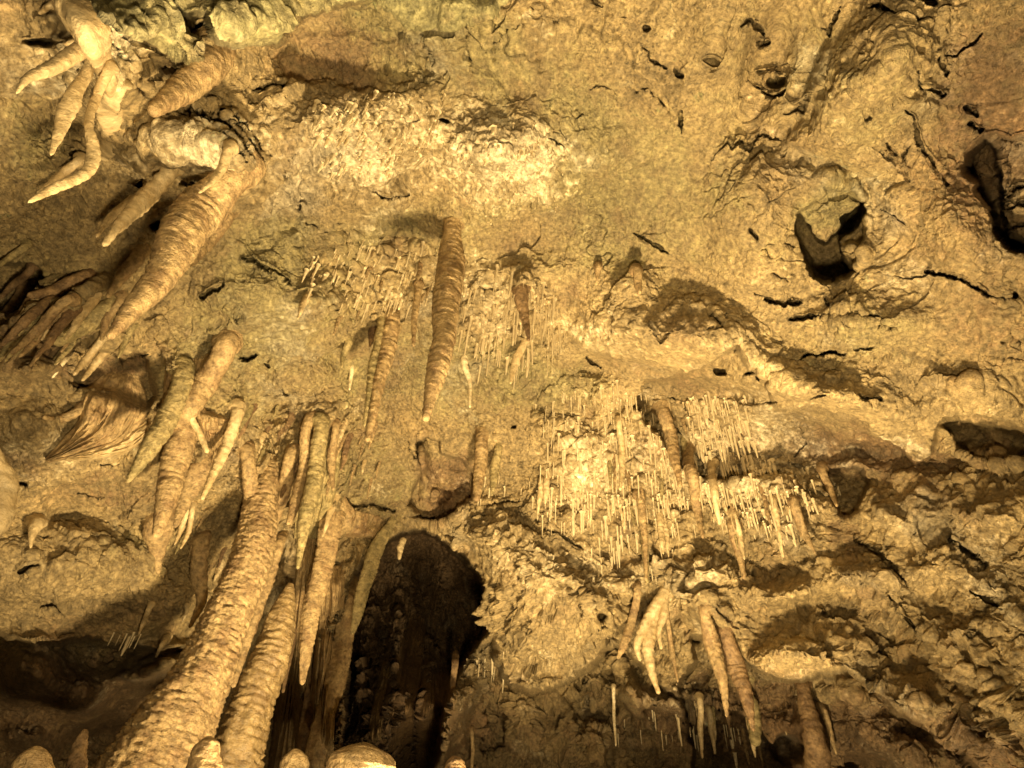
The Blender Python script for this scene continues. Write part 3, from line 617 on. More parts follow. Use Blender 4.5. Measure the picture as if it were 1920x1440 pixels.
# ---- mineral colour of the rock (stains, algae, calcite, clay), with recess shade painted in ---------------
OCH = np.array([0.345, 0.255, 0.120]); OLV = np.array([0.190, 0.163, 0.070]); CRM = np.array([0.62, 0.53, 0.345])
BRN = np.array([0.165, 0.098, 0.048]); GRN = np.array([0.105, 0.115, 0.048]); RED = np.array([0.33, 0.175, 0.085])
m_ol = mask([(1500,150,350,150,20,.45),(1350,420,200,120,0,.4),(1700,560,160,90,0,.35),(900,120,240,110,10,.8),(1150,300,180,130,0,.7),(1000,450,330,100,0,.5),(500,540,170,120,0,.8),(100,500,150,120,0,.5),(60,250,80,120,0,.6),(820,700,260,110,0,.7),
             (1020,720,90,70,0,.4),(700,900,120,90,0,.7),(240,1040,90,60,0,.5),(560,430,120,80,0,.6),(1600,640,200,60,0,.4),(1450,330,110,60,0,.3),(300,30,200,70,0,.6),
             (780,20,120,40,0,1.),(400,700,150,120,0,.5),(1560,390,60,50,0,.9),(90,1060,60,30,0,.3),(740,420,80,50,0,.5)])
m_cr = mask([(640,240,130,70,10,.75),(940,300,150,85,0,.8),(700,350,100,60,0,.6),(820,210,120,40,0,.4),(380,280,110,60,-10,.9),(170,90,90,100,20,.8),(820,510,220,60,0,.35),(930,600,150,80,0,.5),
             (1240,620,160,40,0,.5),(1400,860,150,150,20,.7),(1140,880,150,150,10,.5),(60,850,120,60,0,.5),(460,30,110,50,0,.4),(240,60,80,50,0,.4),(1030,1060,160,70,20,.5),(1290,1080,120,50,0,.5),(200,800,80,50,-20,.7),(1300,60,100,90,0,.3),
             (1050,1230,150,50,0,.3),(1500,1270,90,18,0,.4),(1560,200,90,90,0,.25),(1280,1310,110,30,0,.5)])
m_br_shade = mask([(670,90,150,75,0,.8),(350,150,70,60,0,.5),(830,910,70,60,0,.9),(60,620,120,90,-30,.7),(1590,850,170,50,8,1.0),(1420,110,60,120,15,.5),(1300,730,90,30,0,.5),(1130,700,120,25,0,.4),(1850,480,130,220,0,.45),(1880,130,140,160,0,.45),(700,1300,230,260,0,.5),(1100,1380,500,100,0,.45),(210,710,90,50,0,.8),  # brown clay; recess under the right ledge also has shade painted in
             (100,1320,300,120,0,1.1),(1500,1370,260,80,10,1.2),(1850,1400,120,60,20,.7),(1860,250,110,200,0,.45),(1060,1120,60,60,0,.3),(1700,1230,200,110,30,.35),(1840,850,90,60,0,.5),(250,930,120,40,0,.5),(1650,320,90,40,20,.3)])  # left undercut and lower right recess: shade painted into the brown
n1 = fbm(P, 2.2, 4, 71, .6); n2 = fbm(P, 7.0, 4, 72, .6); n3 = fbm(P, 26.0, 3, 73, .65); n4 = fbm(P, 1.2, 3, 74, .6)
def mix(c, t, m): m = np.clip(m, 0, 1)[:, None]; return c*(1-m)+t*m
C = np.tile(OCH, (len(X), 1))
C = mix(C, BRN, sstep(0.15, .75, m_br_shade*0.85+0.55*n2+0.5*n3)*0.8)
C = mix(C, OLV, sstep(0.12, .7, m_ol*0.72+0.60*n1+0.30*n2+0.45*n3)*0.8)
C = mix(C, CRM, sstep(0.25, .8, m_cr*0.80+0.35*n1+0.40*n2+0.45*n3)*0.9)
C = mix(C, CRM, sstep(0.35, .75, 0.8*noise(P, 3.1, 77)+0.7*n3)*0.5)
C = mix(C, GRN, sstep(0.36, .56, 0.8*n2+0.55*n3+0.2*m_ol)*sstep(-.1, .3, n4)*0.8)
C = mix(C, RED, sstep(0.2, .6, 0.9*noise(P, 1.7, 75)+0.4*n3)*0.22)
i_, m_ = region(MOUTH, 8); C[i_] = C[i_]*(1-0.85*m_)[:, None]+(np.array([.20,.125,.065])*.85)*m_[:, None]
SL = np.array([0.31, 0.285, 0.135])
for pl in (SLAB1, SLAB2, SLAB3):
    i_, m_ = region(pl, 3); t_ = (m_*np.clip(.75+.5*n2[i_], 0, 1))[:, None]; C[i_] = C[i_]*(1-t_)+(SL*(0.75 if pl is SLAB3 else 1))*t_
stn = fbm(P*np.array([1, 1, .22]), 3.2, 4, 79, .6); C = mix(C, BRN*1.1, sstep(.12, .5, stn+.25*n3)*.55); gry = np.array([.36, .33, .25]); C = mix(C, gry, sstep(.1, .5, fbm(P, 1.6, 4, 80, .6)+.3*n3)*.4)
spk = noise(P, 75., 78); C *= (1-0.6*sstep(.22, .5, spk+0.5*n3)*sstep(-.3, .4, n4))[:, None]
C *= np.exp(0.75*n1)[:, None]*(1+0*C)
C *= np.exp(0.95*n3+0.28*noise(P, 60., 76)+0.65*n2)[:, None]
C = np.clip(C, 0.012, 0.85)

# ------------------------------------------------------------------ materials
def rock_mat(name, base=None, rough=0.72, bump1=0.6, scale=38, spec=0.35, var=0.35, second=None, wet=0.0):
    m = bpy.data.materials.new(name); m.use_nodes = True
    nt = m.node_tree; nd = nt.nodes; lk = nt.links
    b = nd["Principled BSDF"]
    tc = nd.new("ShaderNodeTexCoord")
    src = tc.outputs["Object"]
    def nz(s, det, r=0.6):
        n = nd.new("ShaderNodeTexNoise"); n.inputs["Scale"].default_value = s; n.inputs["Detail"].default_value = det
        n.inputs["Roughness"].default_value = r; lk.new(src, n.inputs["Vector"]); return n
    fine = nz(scale, 5, 0.7); mid = nz(scale*0.3, 4, 0.6); grit = nz(scale*3.2, 3, 0.7)
    rmp = nd.new("ShaderNodeMapRange"); rmp.inputs[1].default_value = 0.36; rmp.inputs[2].default_value = 0.64
    rmp.inputs[3].default_value = 1-var*1.15; rmp.inputs[4].default_value = 1+var
    lk.new(fine.outputs[0], rmp.inputs[0])
    mul = nd.new("ShaderNodeVectorMath"); mul.operation = 'SCALE'
    if base is None:
        at = nd.new("ShaderNodeAttribute"); at.attribute_name = "mineral_shade"; lk.new(at.outputs["Color"], mul.inputs[0])
    else:
        mx = nd.new("ShaderNodeMix"); mx.data_type = 'RGBA'
        mx.inputs[6].default_value = (*base, 1); mx.inputs[7].default_value = (*(second or [c*0.6 for c in base]), 1)
        r2 = nd.new("ShaderNodeMapRange"); r2.inputs[1].default_value = 0.42; r2.inputs[2].default_value = 0.66
        lk.new(mid.outputs[0], r2.inputs[0]); lk.new(r2.outputs[0], mx.inputs[0]); lk.new(mx.outputs[2], mul.inputs[0])
    lk.new(rmp.outputs[0], mul.inputs["Scale"]); lk.new(mul.outputs[0], b.inputs["Base Color"])
    rr = nd.new("ShaderNodeMapRange"); rr.inputs[1].default_value = 0.3; rr.inputs[2].default_value = 0.7
    rr.inputs[3].default_value = max(0.12, rough-0.34-wet); rr.inputs[4].default_value = min(1, rough+0.15-wet*.5)
    lk.new(grit.outputs[0], rr.inputs[0]); lk.new(rr.outputs[0], b.inputs["Roughness"])
    b.inputs["Specular IOR Level"].default_value = spec
    b1 = nd.new("ShaderNodeBump"); b1.inputs["Strength"].default_value = bump1; b1.inputs["Distance"].default_value = 0.02
    lk.new(fine.outputs[0], b1.inputs["Height"])
    b2 = nd.new("ShaderNodeBump"); b2.inputs["Strength"].default_value = bump1*0.8; b2.inputs["Distance"].default_value = 0.010
    lk.new(grit.outputs[0], b2.inputs["Height"]); lk.new(b1.outputs[0], b2.inputs["Normal"]); lk.new(b2.outputs[0], b.inputs["Normal"])
    return m
M = dict(
  rock=rock_mat("cave_rock", None, 0.66, 1.0, 40, 0.5, 0.34),
  cream=rock_mat("cream_calcite", (0.60, 0.47, 0.26), 0.5, 0.5, 30, 0.5, 0.25, (0.40, 0.29, 0.14)),
  ochre=rock_mat("ochre_calcite", (0.42, 0.30, 0.145), 0.58, 0.8, 34, 0.45, 0.4, (0.25, 0.16, 0.075)),
  olive=rock_mat("olive_calcite", (0.38, 0.30, 0.14), 0.6, 0.8, 34, 0.4, 0.4, (0.22, 0.18, 0.08)),
  brown=rock_mat("brown_calcite", (0.27, 0.175, 0.085), 0.6, 0.8, 34, 0.4, 0.4, (0.15, 0.09, 0.045)),
  straw=rock_mat("pale_straw_calcite", (0.78, 0.66, 0.42), 0.45, 0.2, 40, 0.5, 0.25, (0.60, 0.47, 0.26)),
  wet=rock_mat("wet_ochre_calcite", (0.42, 0.30, 0.14), 0.42, 0.8, 26, 0.7, 0.3, (0.25, 0.165, 0.075), 0.22),
  floor=rock_mat("clay_floor", (0.12, 0.08, 0.045), 0.8, 0.8, 12, 0.3, 0.3))

# ------------------------------------------------------------------ object helpers
def mesh_np(name, V, F, mat, smooth_=True, colors=None):
    me = bpy.data.meshes.new(name)
    V = np.asarray(V, np.float32); F = np.asarray(F, np.int32); k = F.shape[1]
    me.vertices.add(len(V)); me.vertices.foreach_set("co", V.ravel())
    me.loops.add(F.size); me.loops.foreach_set("vertex_index", F.ravel())
    me.polygons.add(len(F)); me.polygons.foreach_set("loop_start", np.arange(0, F.size, k, dtype=np.int32))
    me.polygons.foreach_set("loop_total", np.full(len(F), k, np.int32))
    me.polygons.foreach_set("use_smooth", np.full(len(F), smooth_, bool))
    if colors is not None:
        a = me.attributes.new("mineral_shade", 'FLOAT_COLOR', 'POINT')
        a.data.foreach_set("color", np.c_[colors, np.ones(len(colors))].astype(np.float32).ravel())
    me.update(calc_edges=True); me.materials.append(M[mat])
    return me
def link(name, me, parent=None, loc=None):
    o = bpy.data.objects.new(name, me); col.objects.link(o)
    if loc is not None: o.location = loc
    if parent is not None: o.parent = parent
    return o
def tag(o, label=None, cat=None, group=None, kind=None):
    if label: o["label"] = label
    if cat: o["category"] = cat
    if group: o["group"] = group
    if kind: o["kind"] = kind
    return o

# ---- the shell, split in ceiling and walls
jj, ii = np.meshgrid(np.arange(NY-1), np.arange(NX-1), indexing='ij')
v0 = (jj*NX+ii).ravel(); F_all = np.c_[v0, v0+NX, v0+NX+1, v0+1]
fx, fy = X[v0], Y[v0]
edge = np.interp(fx, [-1500,0,300,450,640,750,880,1000,1250,1400,1480,1530,1700,1760,1920,3400], [1000,960,1020,980,960,975,955,960,1030,1040,900,772,868,800,800,800])
parts_ = {'cave_ceiling': fy < edge, 'cave_wall': fy >= edge}
for nm, mk in parts_.items():
    F = F_all[mk]; used = np.unique(F); mp = np.zeros(len(P), np.int32); mp[used] = np.arange(len(used))
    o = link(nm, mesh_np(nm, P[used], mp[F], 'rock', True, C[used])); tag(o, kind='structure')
# ---- floor, all round the camera
gxx, gyy = np.meshgrid(np.linspace(-12, 12, 400), np.linspace(-8, 12, 330))
fp = np.c_[gxx.ravel(), gyy.ravel(), np.zeros(gxx.size)]
fp[:, 2] = -0.15+0.22*fbm(fp, 0.5, 4, 81)+0.05*fbm(fp, 2.5, 3, 82)
fp[:, 2] += 1.6*np.exp(-((fp[:, 1]-4.3)/0.3)**2)*sstep(-1.5, -.5, fp[:, 0])*(1-sstep(1.7, 2.2, fp[:, 0]))  # unseen bank, added to keep the side lamp off the lower wall
rr_ = np.hypot(fp[:, 0], fp[:, 1]); fp[:, 2] += 0.5*sstep(4.5, 9, rr_)
q = (np.arange(329)[:, None]*400+np.arange(399)[None]).ravel()
tag(link('ground', mesh_np('ground', fp, np.c_[q, q+1, q+401, q+400], 'floor')), kind='structure')

# ---- tapering formations ---------------------------------------------------
def spline(pts, n, tp=1.0):
    p = np.asarray(pts, float); m = len(p)
    if m == 2: p = np.vstack([p[0], (p[0]+p[1])/2, p[1]]); m = 3
    L = np.r_[0, np.cumsum(np.linalg.norm(np.diff(p[:, :3], axis=0), axis=1)+1e-6)]; L /= L[-1]
    dl = np.diff(L)[:, None]; sl = np.diff(p, axis=0)/dl
    m_ = np.vstack([sl[0], (sl[:-1]*dl[1:]+sl[1:]*dl[:-1])/(dl[1:]+dl[:-1]), sl[-1]])
    t = 1-(1-np.linspace(0, 1, n))**tp; k = np.clip(np.searchsorted(L, t, 'right')-1, 0, m-2)
    w = dl[k]; u = ((t-L[k])[:, None])/w
    return (2*u**3-3*u**2+1)*p[k]+(u**3-2*u**2+u)*w*m_[k]+(-2*u**3+3*u**2)*p[k+1]+(u**3-u**2)*w*m_[k+1]
def tube_mesh(name, W, rad, mat, tp=1.0, rings=14, ridge=0.12, lump=0.18, flat=1.0, seed=0, seg=20, n=None, tipround=True, folds=0):
    """W: path in the world, rad: radius at each path point (m)"""
    W = np.asarray(W, float); rad = np.asarray(rad, float)
    Lw = np.linalg.norm(np.diff(W, axis=0), axis=1).sum()
    if n is None: n = int(np.clip(Lw/0.010, 24, 260))
    q = spline(np.c_[W, rad], n, tp); c = q[:, :3]; r = np.clip(q[:, 3], 0.003, None)
    if tipround:
        t = 1-(1-np.linspace(0, 1, n))**tp; dist = (1-t)*Lw; re = r[-1]
        r = np.where(dist < re*1.3, np.sqrt(np.clip(1-(1-dist/(re*1.3))**2, 0.0004, 1))*r, r)
    lat = np.c_[c*np.array([1, 1, 1.0])+seed*5.1]; wl = 0.5/max(4*r.mean(), .03)
    c = c + (np.c_[noise(lat, wl, seed+41), noise(lat, wl, seed+42), 0*r]*np.minimum(0.38*r, .03)[:, None]*np.sin(np.pi*np.linspace(0, 1, n))[:, None])
    T = np.gradient(c, axis=0); T /= np.linalg.norm(T, axis=1, keepdims=True)+1e-9
    vd = (c-CAM); vd /= np.linalg.norm(vd, axis=1, keepdims=True)
    Sd = np.cross(T, vd); Sd /= np.linalg.norm(Sd, axis=1, keepdims=True)+1e-9
    Nn = np.cross(Sd, T)
    a = np.linspace(0, 2*np.pi, seg, endpoint=False)
    ca, sa = np.cos(a), np.sin(a)
    dirs = Sd[:, None]*ca[None, :, None]+Nn[:, None]*(sa*flat)[None, :, None]
    V = c[:, None]+dirs*r[:, None, None]
    Pv = V.reshape(-1, 3)+seed*3.7
    rm = np.repeat(r, seg)
    ang = np.tile(a, n); s_ = np.repeat(Lw*(1-(1-np.linspace(0, 1, n))**tp), seg)
    g = lump*fbm(Pv, 0.35/max(r.mean(), 0.01), 3, seed+3)
    per = Lw/max(rings, 1)
    ph = s_/per*2*np.pi + 1.5*np.sin(ang+seed) + 7.5*fbm(Pv, 0.45/max(r.mean(), 0.012), 4, seed+9, .62)
    sw = (ph/(2*np.pi)) % 1.0
    saw = np.where(sw < 0.7, sw/0.7, (1-sw)/0.3)-0.5
    A_ = per*1.5*ridge*np.clip(0.40+1.2*noise(Pv, 0.8/max(r.mean(), .012), seed+13), 0.0, 1.4)
    cr_ = fbm(Pv*np.array([.6, .6, 2.4]), min(0.5/per, 22.), 3, seed+17, .65, True)
    habs = np.minimum(A_, 0.35*rm)*saw + np.minimum(0.024, 0.17*rm)*cr_ + np.minimum(0.022, .15*rm)*noise(Pv*np.array([1,1,.35]), 9., seed+19) + 0.09*np.minimum(rm, .03)*noise(Pv, 60., seed+21)
    g = g + habs/np.maximum(rm, 1e-4)
    if folds: g = g+0.16*np.cos(ang*folds+2*noise(Pv, 2.0, seed+30))
    V = (V.reshape(-1, 3)+dirs.reshape(-1, 3)*(rm*g)[:, None])
    i, j = np.meshgrid(np.arange(n-1), np.arange(seg), indexing='ij')
    A0 = (i*seg+j).ravel(); A1 = (i*seg+(j+1) % seg).ravel()
    F = np.c_[A0, A1, A1+seg, A0+seg]
    V = np.vstack([V, c[-1], c[0]])
    tip = np.c_[(n-1)*seg+np.arange(seg), (n-1)*seg+(np.arange(seg)+1) % seg, np.full(seg, n*seg)]
    rt_ = np.c_[(np.arange(seg)+1) % seg, np.arange(seg), np.full(seg, n*seg+1)]
    me = bpy.data.meshes.new(name)
    faces = F.tolist()+tip.tolist()+rt_.tolist()
    base = V[0:seg].mean(0) if False else c[0]
    me.from_pydata((V-base).tolist(), [], faces)
    me.polygons.foreach_set("use_smooth", np.ones(len(faces), bool)); me.materials.append(M[mat]); me.update()
    return me, base
def path_world(px, rpx, mode='hang', off=0.0, root=0.12, depth0=None):
    """turn traced axis points into a path hanging plumb from the rock (or clinging to it)"""
    px = np.asarray(px, float); out = []; rad = []
    R_0 = depth0 if depth0 else float(SHR[np.searchsorted(gy, px[0][1]), np.searchsorted(gx, px[0][0])])+(0.30 if root else .2)*rpx[0]/FPX*4.3
    d0 = ray(*px[0]); P0 = CAM+d0*R_0
    for k, (p, r) in enumerate(zip(px, rpx)):
        d = ray(*p)
        if mode == 'wall':
            R = shellR(*p)-off
        else:
            h_ = np.array([d[0], d[1]]); q = P0[:2]-CAM[:2]
            R = float(h_@q/(h_@h_+1e-9)) if k else R_0
            if mode == 'hang': R = min(R, shellR(*p)-off)
            elif mode == 'free': pass
        rw = r/FPX*R*float(d@Fw)
        if mode == 'wall' : R -= rw*0.15
        out.append(CAM+d*R); rad.append(rw*0.86)
    if root and depth0 is None:
        r0 = rad[0]; n_in = -NSM[int(np.searchsorted(gy, px[0][1])), int(np.searchsorted(gx, px[0][0]))]
        n_in = n_in+.7*ray(*px[0])+np.array([0, 0, .7]); n_in = n_in/np.linalg.norm(n_in); p_ = out[0]; seg1 = np.linalg.norm(out[1]-out[0]); t_ = min(.45, .55*r0/max(seg1, 1e-6))
        out.insert(1, p_+(out[1]-p_)*t_); rad.insert(1, r0*.97)
        rad[0] = r0*1.0; out[0] = p_+n_in*r0*.35
        out.insert(0, p_+n_in*r0*.9); rad.insert(0, r0*1.25)
        out.insert(0, p_+n_in*(r0*1.7+.01)); rad.insert(0, r0*1.45)
    elif root:
        d = ray(*px[0]); r0 = rad[0]
        out.insert(0, out[0]+d*r0*1.3+np.array([0, 0, r0*.6])); rad.insert(0, r0)
        out.insert(0, out[0]+d*(r0*1.5+root)+np.array([0, 0, r0+root*.3])); rad.insert(0, r0*.9)
    return np.array(out), np.array(rad)
def sheet(name, Lp, Rp, mat, bulge, folds, amp, label=None, cat=None, parent=None, nu=90, nv=110):
    """folded sheet of flowstone clinging to the rock, solid behind; traced along its two edges"""
    SEED[0] += 1; sd = SEED[0]
    z = lambda p: np.c_[np.array(p, float), np.zeros(len(p))]
    A_ = spline(z(Lp), nv)[:, :2]; B_ = spline(z(Rp), nv)[:, :2]
    u = np.linspace(0, 1, nu); uu, vv = np.meshgrid(u, np.linspace(0, 1, nv))
    px = A_[:, None]*(1-u)[None, :, None]+B_[:, None]*u[None, :, None]
    ix = np.clip(np.searchsorted(gx, px[..., 0]), 0, NX-1); iy = np.clip(np.searchsorted(gy, px[..., 1]), 0, NY-1)
    Rb = SHR[iy, ix]
    k = np.ones(9)/9
    for ax in (0, 1): Rb = np.apply_along_axis(lambda q: np.convolve(np.pad(q, 4, mode='edge'), k, 'valid'), ax, Rb)
    cp_ = Rb[:, nu//2].copy(); Rb = 0.5*Rb+0.5*(Rb[:, :1]*(1-uu)+Rb[:, -1:]*uu)
    pp = np.c_[uu.ravel()*2.2, vv.ravel()*1.1, np.full(uu.size, sd*3.1)]
    wob = fbm(pp, 2.2, 3, 301).reshape(uu.shape); fine_ = fbm(pp*np.array([1, 3, 1]), 6., 3, 302, .55, True).reshape(uu.shape)
    prof = np.clip(np.sin(np.pi*uu), 0, 1)**.55*np.sin(np.pi*np.clip(vv*.8+.03, 0, 1))**.7
    Rr = Rb-prof*bulge+0.10*(1-np.minimum(1, np.sin(np.pi*uu)*6))+0.07*(1-sstep(0, .12+.10*wob, vv))-prof*(amp*np.cos(folds*2*np.pi*uu*(1+.25*wob)+9*wob)+0.008*fine_+.02*wob)
    V = CAM+ray(px[..., 0], px[..., 1])*Rr[..., None]; Bk = CAM+ray(px[..., 0], px[..., 1])*(Rr.max()+0.12)
    V = V.reshape(-1, 3); n_ = len(V); base = V[nu//2].copy()
    i, j = np.meshgrid(np.arange(nv-1), np.arange(nu-1), indexing='ij'); q = (i*nu+j).ravel()
    F = np.c_[q, q+nu, q+nu+1, q+1]; F2 = F[:, ::-1]+n_
    rim = np.concatenate([np.arange(nu), np.arange(1, nv)*nu+nu-1, (nv-1)*nu+np.arange(nu-1)[::-1], np.arange(1, nv-1)[::-1]*nu])
    r2 = np.roll(rim, -1); F3 = np.c_[rim, r2, r2+n_, rim+n_]
    Vs = np.vstack([V, Bk.reshape(-1, 3)])-base
    o = link(name, mesh_np(name, Vs, np.vstack([F, F2, F3]), mat), parent, loc=base if parent is None else base-np.array(parent.location))
    return tag(o, label, cat)
SEED = [0]
def formation(name, px, rpx, mat, label=None, cat=None, parent=None, group=None, mode='hang', off=0.0, root=0.12, depth0=None, **kw):
    SEED[0] += 1
    W, rad = path_world(px, rpx, mode, off, root, depth0)
    me, base = tube_mesh(name, W, rad, mat, seed=SEED[0], **kw)
    o = link(name, me, parent, loc=base if parent is None else base-np.array(parent.location))
    return tag(o, label, cat, group)
def empty(name, loc, label, cat, group=None):
    o = bpy.data.objects.new(name, None); col.objects.link(o); o.location = loc; o.empty_display_size = .1
    return tag(o, label, cat, group)

DRY = False
build_formations()
# ---- small ribbed stalactites, copies of a few shapes
SMALL = []
for k in range(5):
    L = 1.0; n_ = 6; W_ = np.array([[0.01*math.sin(i*1.9+k), 0.01*math.cos(i*1.3+k), .12-1.12*i/(n_-1)] for i in range(n_)])
    SEED[0] += 1
    me, base = tube_mesh('small_stalactite', W_*0.3+CAM+np.array([0, 3, 2]), np.array([.022, .024, .02, .017, .012, .005])*(.8+.12*k), ['ochre', 'ochre', 'olive', 'cream', 'brown'][k], rings=12, ridge=.15, lump=.35, seed=SEED[0], seg=14, n=60)
    SMALL.append(me)
for poly, cnt, lr, lb, gp in [
  ([(450,770),(560,740),(700,780),(720,900),(640,950),(500,900)], 34, (.12,.34), 'small ribbed stalactite in the fluted rock above the massive column', 'small stalactites above the column'),
  ([(560,470),(700,450),(820,480),(810,600),(700,640),(580,600)], 16, (.08,.22), 'small ribbed stalactite among the short straws left of the thick central stalactite', 'small stalactites left of the centre'),
  ([(40,520),(200,530),(230,600),(120,640),(10,620)], 22, (.14,.36), 'small stalactite in the crowded dark cluster near the left edge', 'small stalactites in the left cluster'),
  ([(1060,760),(1290,760),(1310,980),(1100,980)], 12, (.14,.36), 'small ribbed stalactite standing out among the left hand straws', 'small stalactites among the left hand straws'),
  ([(1310,780),(1400,850),(1540,890),(1480,980),(1350,960)], 12, (.14,.34), 'small ribbed stalactite standing out among the right hand straws', 'small stalactites among the right hand straws'),
  ([(330,960),(450,950),(430,1060),(350,1070)], 8, (.08,.2), 'small stalactite between the hooked one and the massive column', 'small stalactites left of the column'),
  ([(1290,1290),(1400,1300),(1480,1330),(1460,1400),(1320,1360)], 12, (.12,.3), 'small stalactite in the shaded recess at the lower right', 'small stalactites in the lower right recess')]:
    p = np.array(poly, float); k = 0
    while k < cnt:
        x = random.uniform(p[:, 0].min(), p[:, 0].max()); y = random.uniform(p[:, 1].min(), p[:, 1].max())
        if not inside(np.array([x]), np.array([y]), poly)[0]: continue
        k += 1; o = bpy.data.objects.new('small_stalactite', random.choice(SMALL)); col.objects.link(o)
        L = random.uniform(*lr)/.3; q = shell(x, y); d = ray(x, y)
        o.location = Vector(q+d*.02); o.scale = (L**.5*random.uniform(.6, 1.1), L**.5*random.uniform(.6, 1.1), L); o.rotation_euler = (random.gauss(0, .04), random.gauss(0, .04), random.uniform(0, 6.28))
        tag(o, lb, 'stalactite', gp)
# ---- soda straws ----------------------------------------------------------------
def straw_proto(k, taper):
    SEED[0] += 1; n = 10; L = 1.0
    z = np.linspace(0.16, -1, n); W = np.c_[0.04*np.sin(z*2+k), 0.03*np.cos(z*3+k), z]
    r = np.interp(np.linspace(0, 1, n), [0, .16, .8, 1], [1.6, 1.05, .95-.5*taper, .55-.4*taper])
    a = np.linspace(0, 2*np.pi, 7, endpoint=False); V = []
    for i in range(n):
        rr = r[i]*(1+0.14*math.sin(i*2.1+k))
        V += [(W[i, 0]+math.cos(t)*rr, W[i, 1]+math.sin(t)*rr, z[i]) for t in a]
    V.append((W[-1, 0], W[-1, 1], -1.03)); F = []
    for i in range(n-1):
        for j in range(7): F.append((i*7+j, i*7+(j+1) % 7, (i+1)*7+(j+1) % 7, (i+1)*7+j))
    for j in range(7): F.append(((n-1)*7+j, (n-1)*7+(j+1) % 7, n*7))
    return np.array(V), F
PROTO = [straw_proto(k, t) for k, t in enumerate((0.2, 0.5, 0.9, 1.0, 0.7, 0.35))]
PM = []
for i, (V, F) in enumerate(PROTO):
    me = bpy.data.meshes.new('soda_straw'); me.from_pydata(V.tolist(), [], F)
    me.polygons.foreach_set("use_smooth", np.ones(len(F), bool)); me.materials.append(M['straw']); PM.append(me)
# (region polygon, count, length range m, radius range m, label, group)
ST = [
 ([(1290,745),(1375,735),(1400,800),(1430,860),(1540,878),(1560,905),(1500,975),(1480,1000),(1390,985),(1330,960),(1305,900),(1290,830)], 620, (.03,.18), (.006,.012),
   'thin white soda straw in the dense right hand straw curtain', 'soda straws of the right hand curtain'),
 ([(1010,760),(1060,725),(1190,720),(1235,790),(1270,880),(1300,960),(1290,1000),(1180,1010),(1100,980),(1020,985),(1000,900),(1040,860)], 720, (.03,.17), (.005,.010),
   'thin white soda straw in the left hand straw curtain', 'soda straws of the left hand curtain'),
 ([(870,520),(960,500),(1040,560),(1050,650),(960,700),(900,680),(865,620)], 210, (.05,.24), (.005,.010),
   'thin white soda straw right of the thick central stalactite', 'soda straws beside the central stalactite'),
 ([(560,470),(700,430),(800,470),(820,560),(760,600),(680,590),(600,560)], 170, (.05,.14), (.005,.009),
   'short soda straw on the ceiling left of the thick central stalactite', 'short soda straws left of the centre'),
 ([(580,190),(700,160),(830,170),(820,260),(740,330),(640,330),(590,280)], 210, (.03,.10), (.006,.010),
   'stubby soda straw seen from below on the upper cream patch', 'stubby straws on the upper cream patch'),
 ([(860,260),(960,230),(1060,290),(1060,380),(950,420),(860,380)], 130, (.02,.06), (.006,.010),
   'stubby soda straw seen from below on the round cream patch', 'stubby straws on the round cream patch'),
 ([(870,1225),(925,1215),(940,1270),(880,1270)], 26, (.06,.18), (.007,.011),
   'little straw in the cluster right of the cave mouth', 'straws right of the cave mouth'),
 ([(1150,1345),(1200,1335),(1400,1352),(1390,1375),(1170,1362)], 26, (.06,.22), (.006,.010),
   'little straw hanging from the lit ledge at the bottom', 'straws under the lit ledge'),
 ([(212,1170),(240,1170),(262,1172),(262,1182),(212,1184)], 10, (.07,.16), (.007,.010),
   'little spike in the row over the dark undercut at left', 'spikes over the dark undercut'),
 ([(1090,1000),(1260,1010),(1300,1060),(1220,1080),(1120,1050)], 34, (.08,.22), (.006,.010),
   'sparse soda straw below the left hand straw curtain', 'sparse soda straws under the curtain'),
 ([(880,880),(1000,900),(1000,940),(890,940)], 16, (.06,.16), (.006,.009),
   'sparse soda straw above the ledge right of the brown recess', 'sparse soda straws near the recess'),
]
allst = []
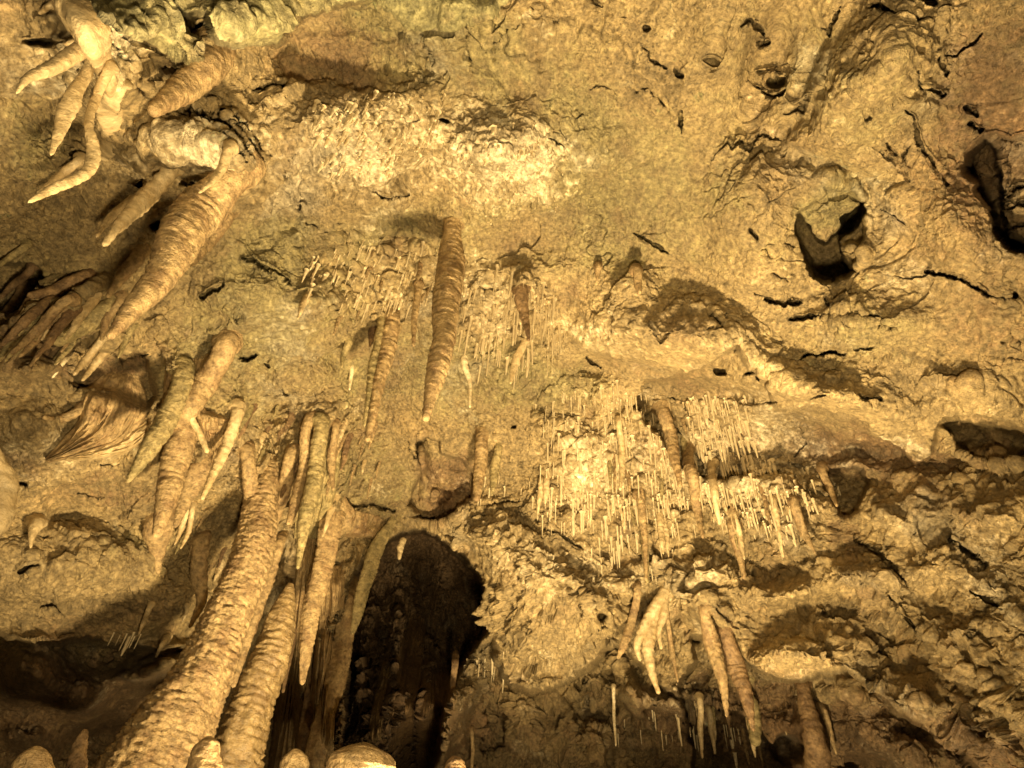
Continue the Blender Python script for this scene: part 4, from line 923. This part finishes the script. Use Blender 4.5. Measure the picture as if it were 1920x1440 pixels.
for gi, (poly, cnt, Lr, Rr, lb, gp) in enumerate(ST):
    p = np.array(poly, float); k = 0; cells = {}
    while k < cnt:
        x = random.uniform(p[:, 0].min(), p[:, 0].max()); y = random.uniform(p[:, 1].min(), p[:, 1].max())
        if not inside(np.array([x]), np.array([y]), poly)[0]: continue
        gi_ = int(np.clip(np.searchsorted(gy, y), 0, NY-1))*NX+int(np.clip(np.searchsorted(gx, x), 0, NX-1))
        if m_row[gi_] > .3 and not (0.62 < rowph[gi_] < 0.97) and random.random() < .85: continue
        k += 1
        if w1[gi_]+.5*w3[gi_] < random.gauss(-.28, .12): continue
        u = random.random()**1.9
        L = Lr[0]+(Lr[1]-Lr[0])*u; r = random.uniform(*Rr)*(0.6+0.9*u**.6)*random.choice((.5,.65,.75,.85,1.1)); x += random.gauss(0, 9); y += random.gauss(0, 5)
        q = shell(x, y); dist = np.linalg.norm(q-CAM)
        el = (q[2]-CAM[2])/dist; vis = L*math.sqrt(max(0, 1-el*el))/dist*r/dist
        allst.append((vis, gi, q, L, r))
allst.sort(key=lambda t: -t[0])
# keep some of every group among the individuals: largest in view first
ind = allst[:300]; rest = allst[300:]
for vis, gi, q, L, r in ind:
    k = random.randrange(6)
    o = bpy.data.objects.new('soda_straw', PM[k]); col.objects.link(o)
    o.location = q; o.scale = (r, r, L); o.rotation_euler = (random.gauss(0, .035), random.gauss(0, .035), random.uniform(0, 6.28))
    tag(o, ST[gi][4], 'soda straw', ST[gi][5])
VV = []; FF = []; b = 0
for vis, gi, q, L, r in rest:
    V, F = PROTO[random.randrange(6)]
    VV.append(V*np.array([r, r, L])+q); FF += [tuple(i+b for i in f) for f in F]; b += len(V)
me = bpy.data.meshes.new('small_soda_straws'); me.from_pydata(np.vstack(VV).tolist(), [], FF)
me.polygons.foreach_set("use_smooth", np.ones(len(FF), bool)); me.materials.append(M['straw'])
tag(link('small_soda_straws', me), 'countless tiny soda straws studding the cream patches of the ceiling', 'soda straws', kind='stuff')
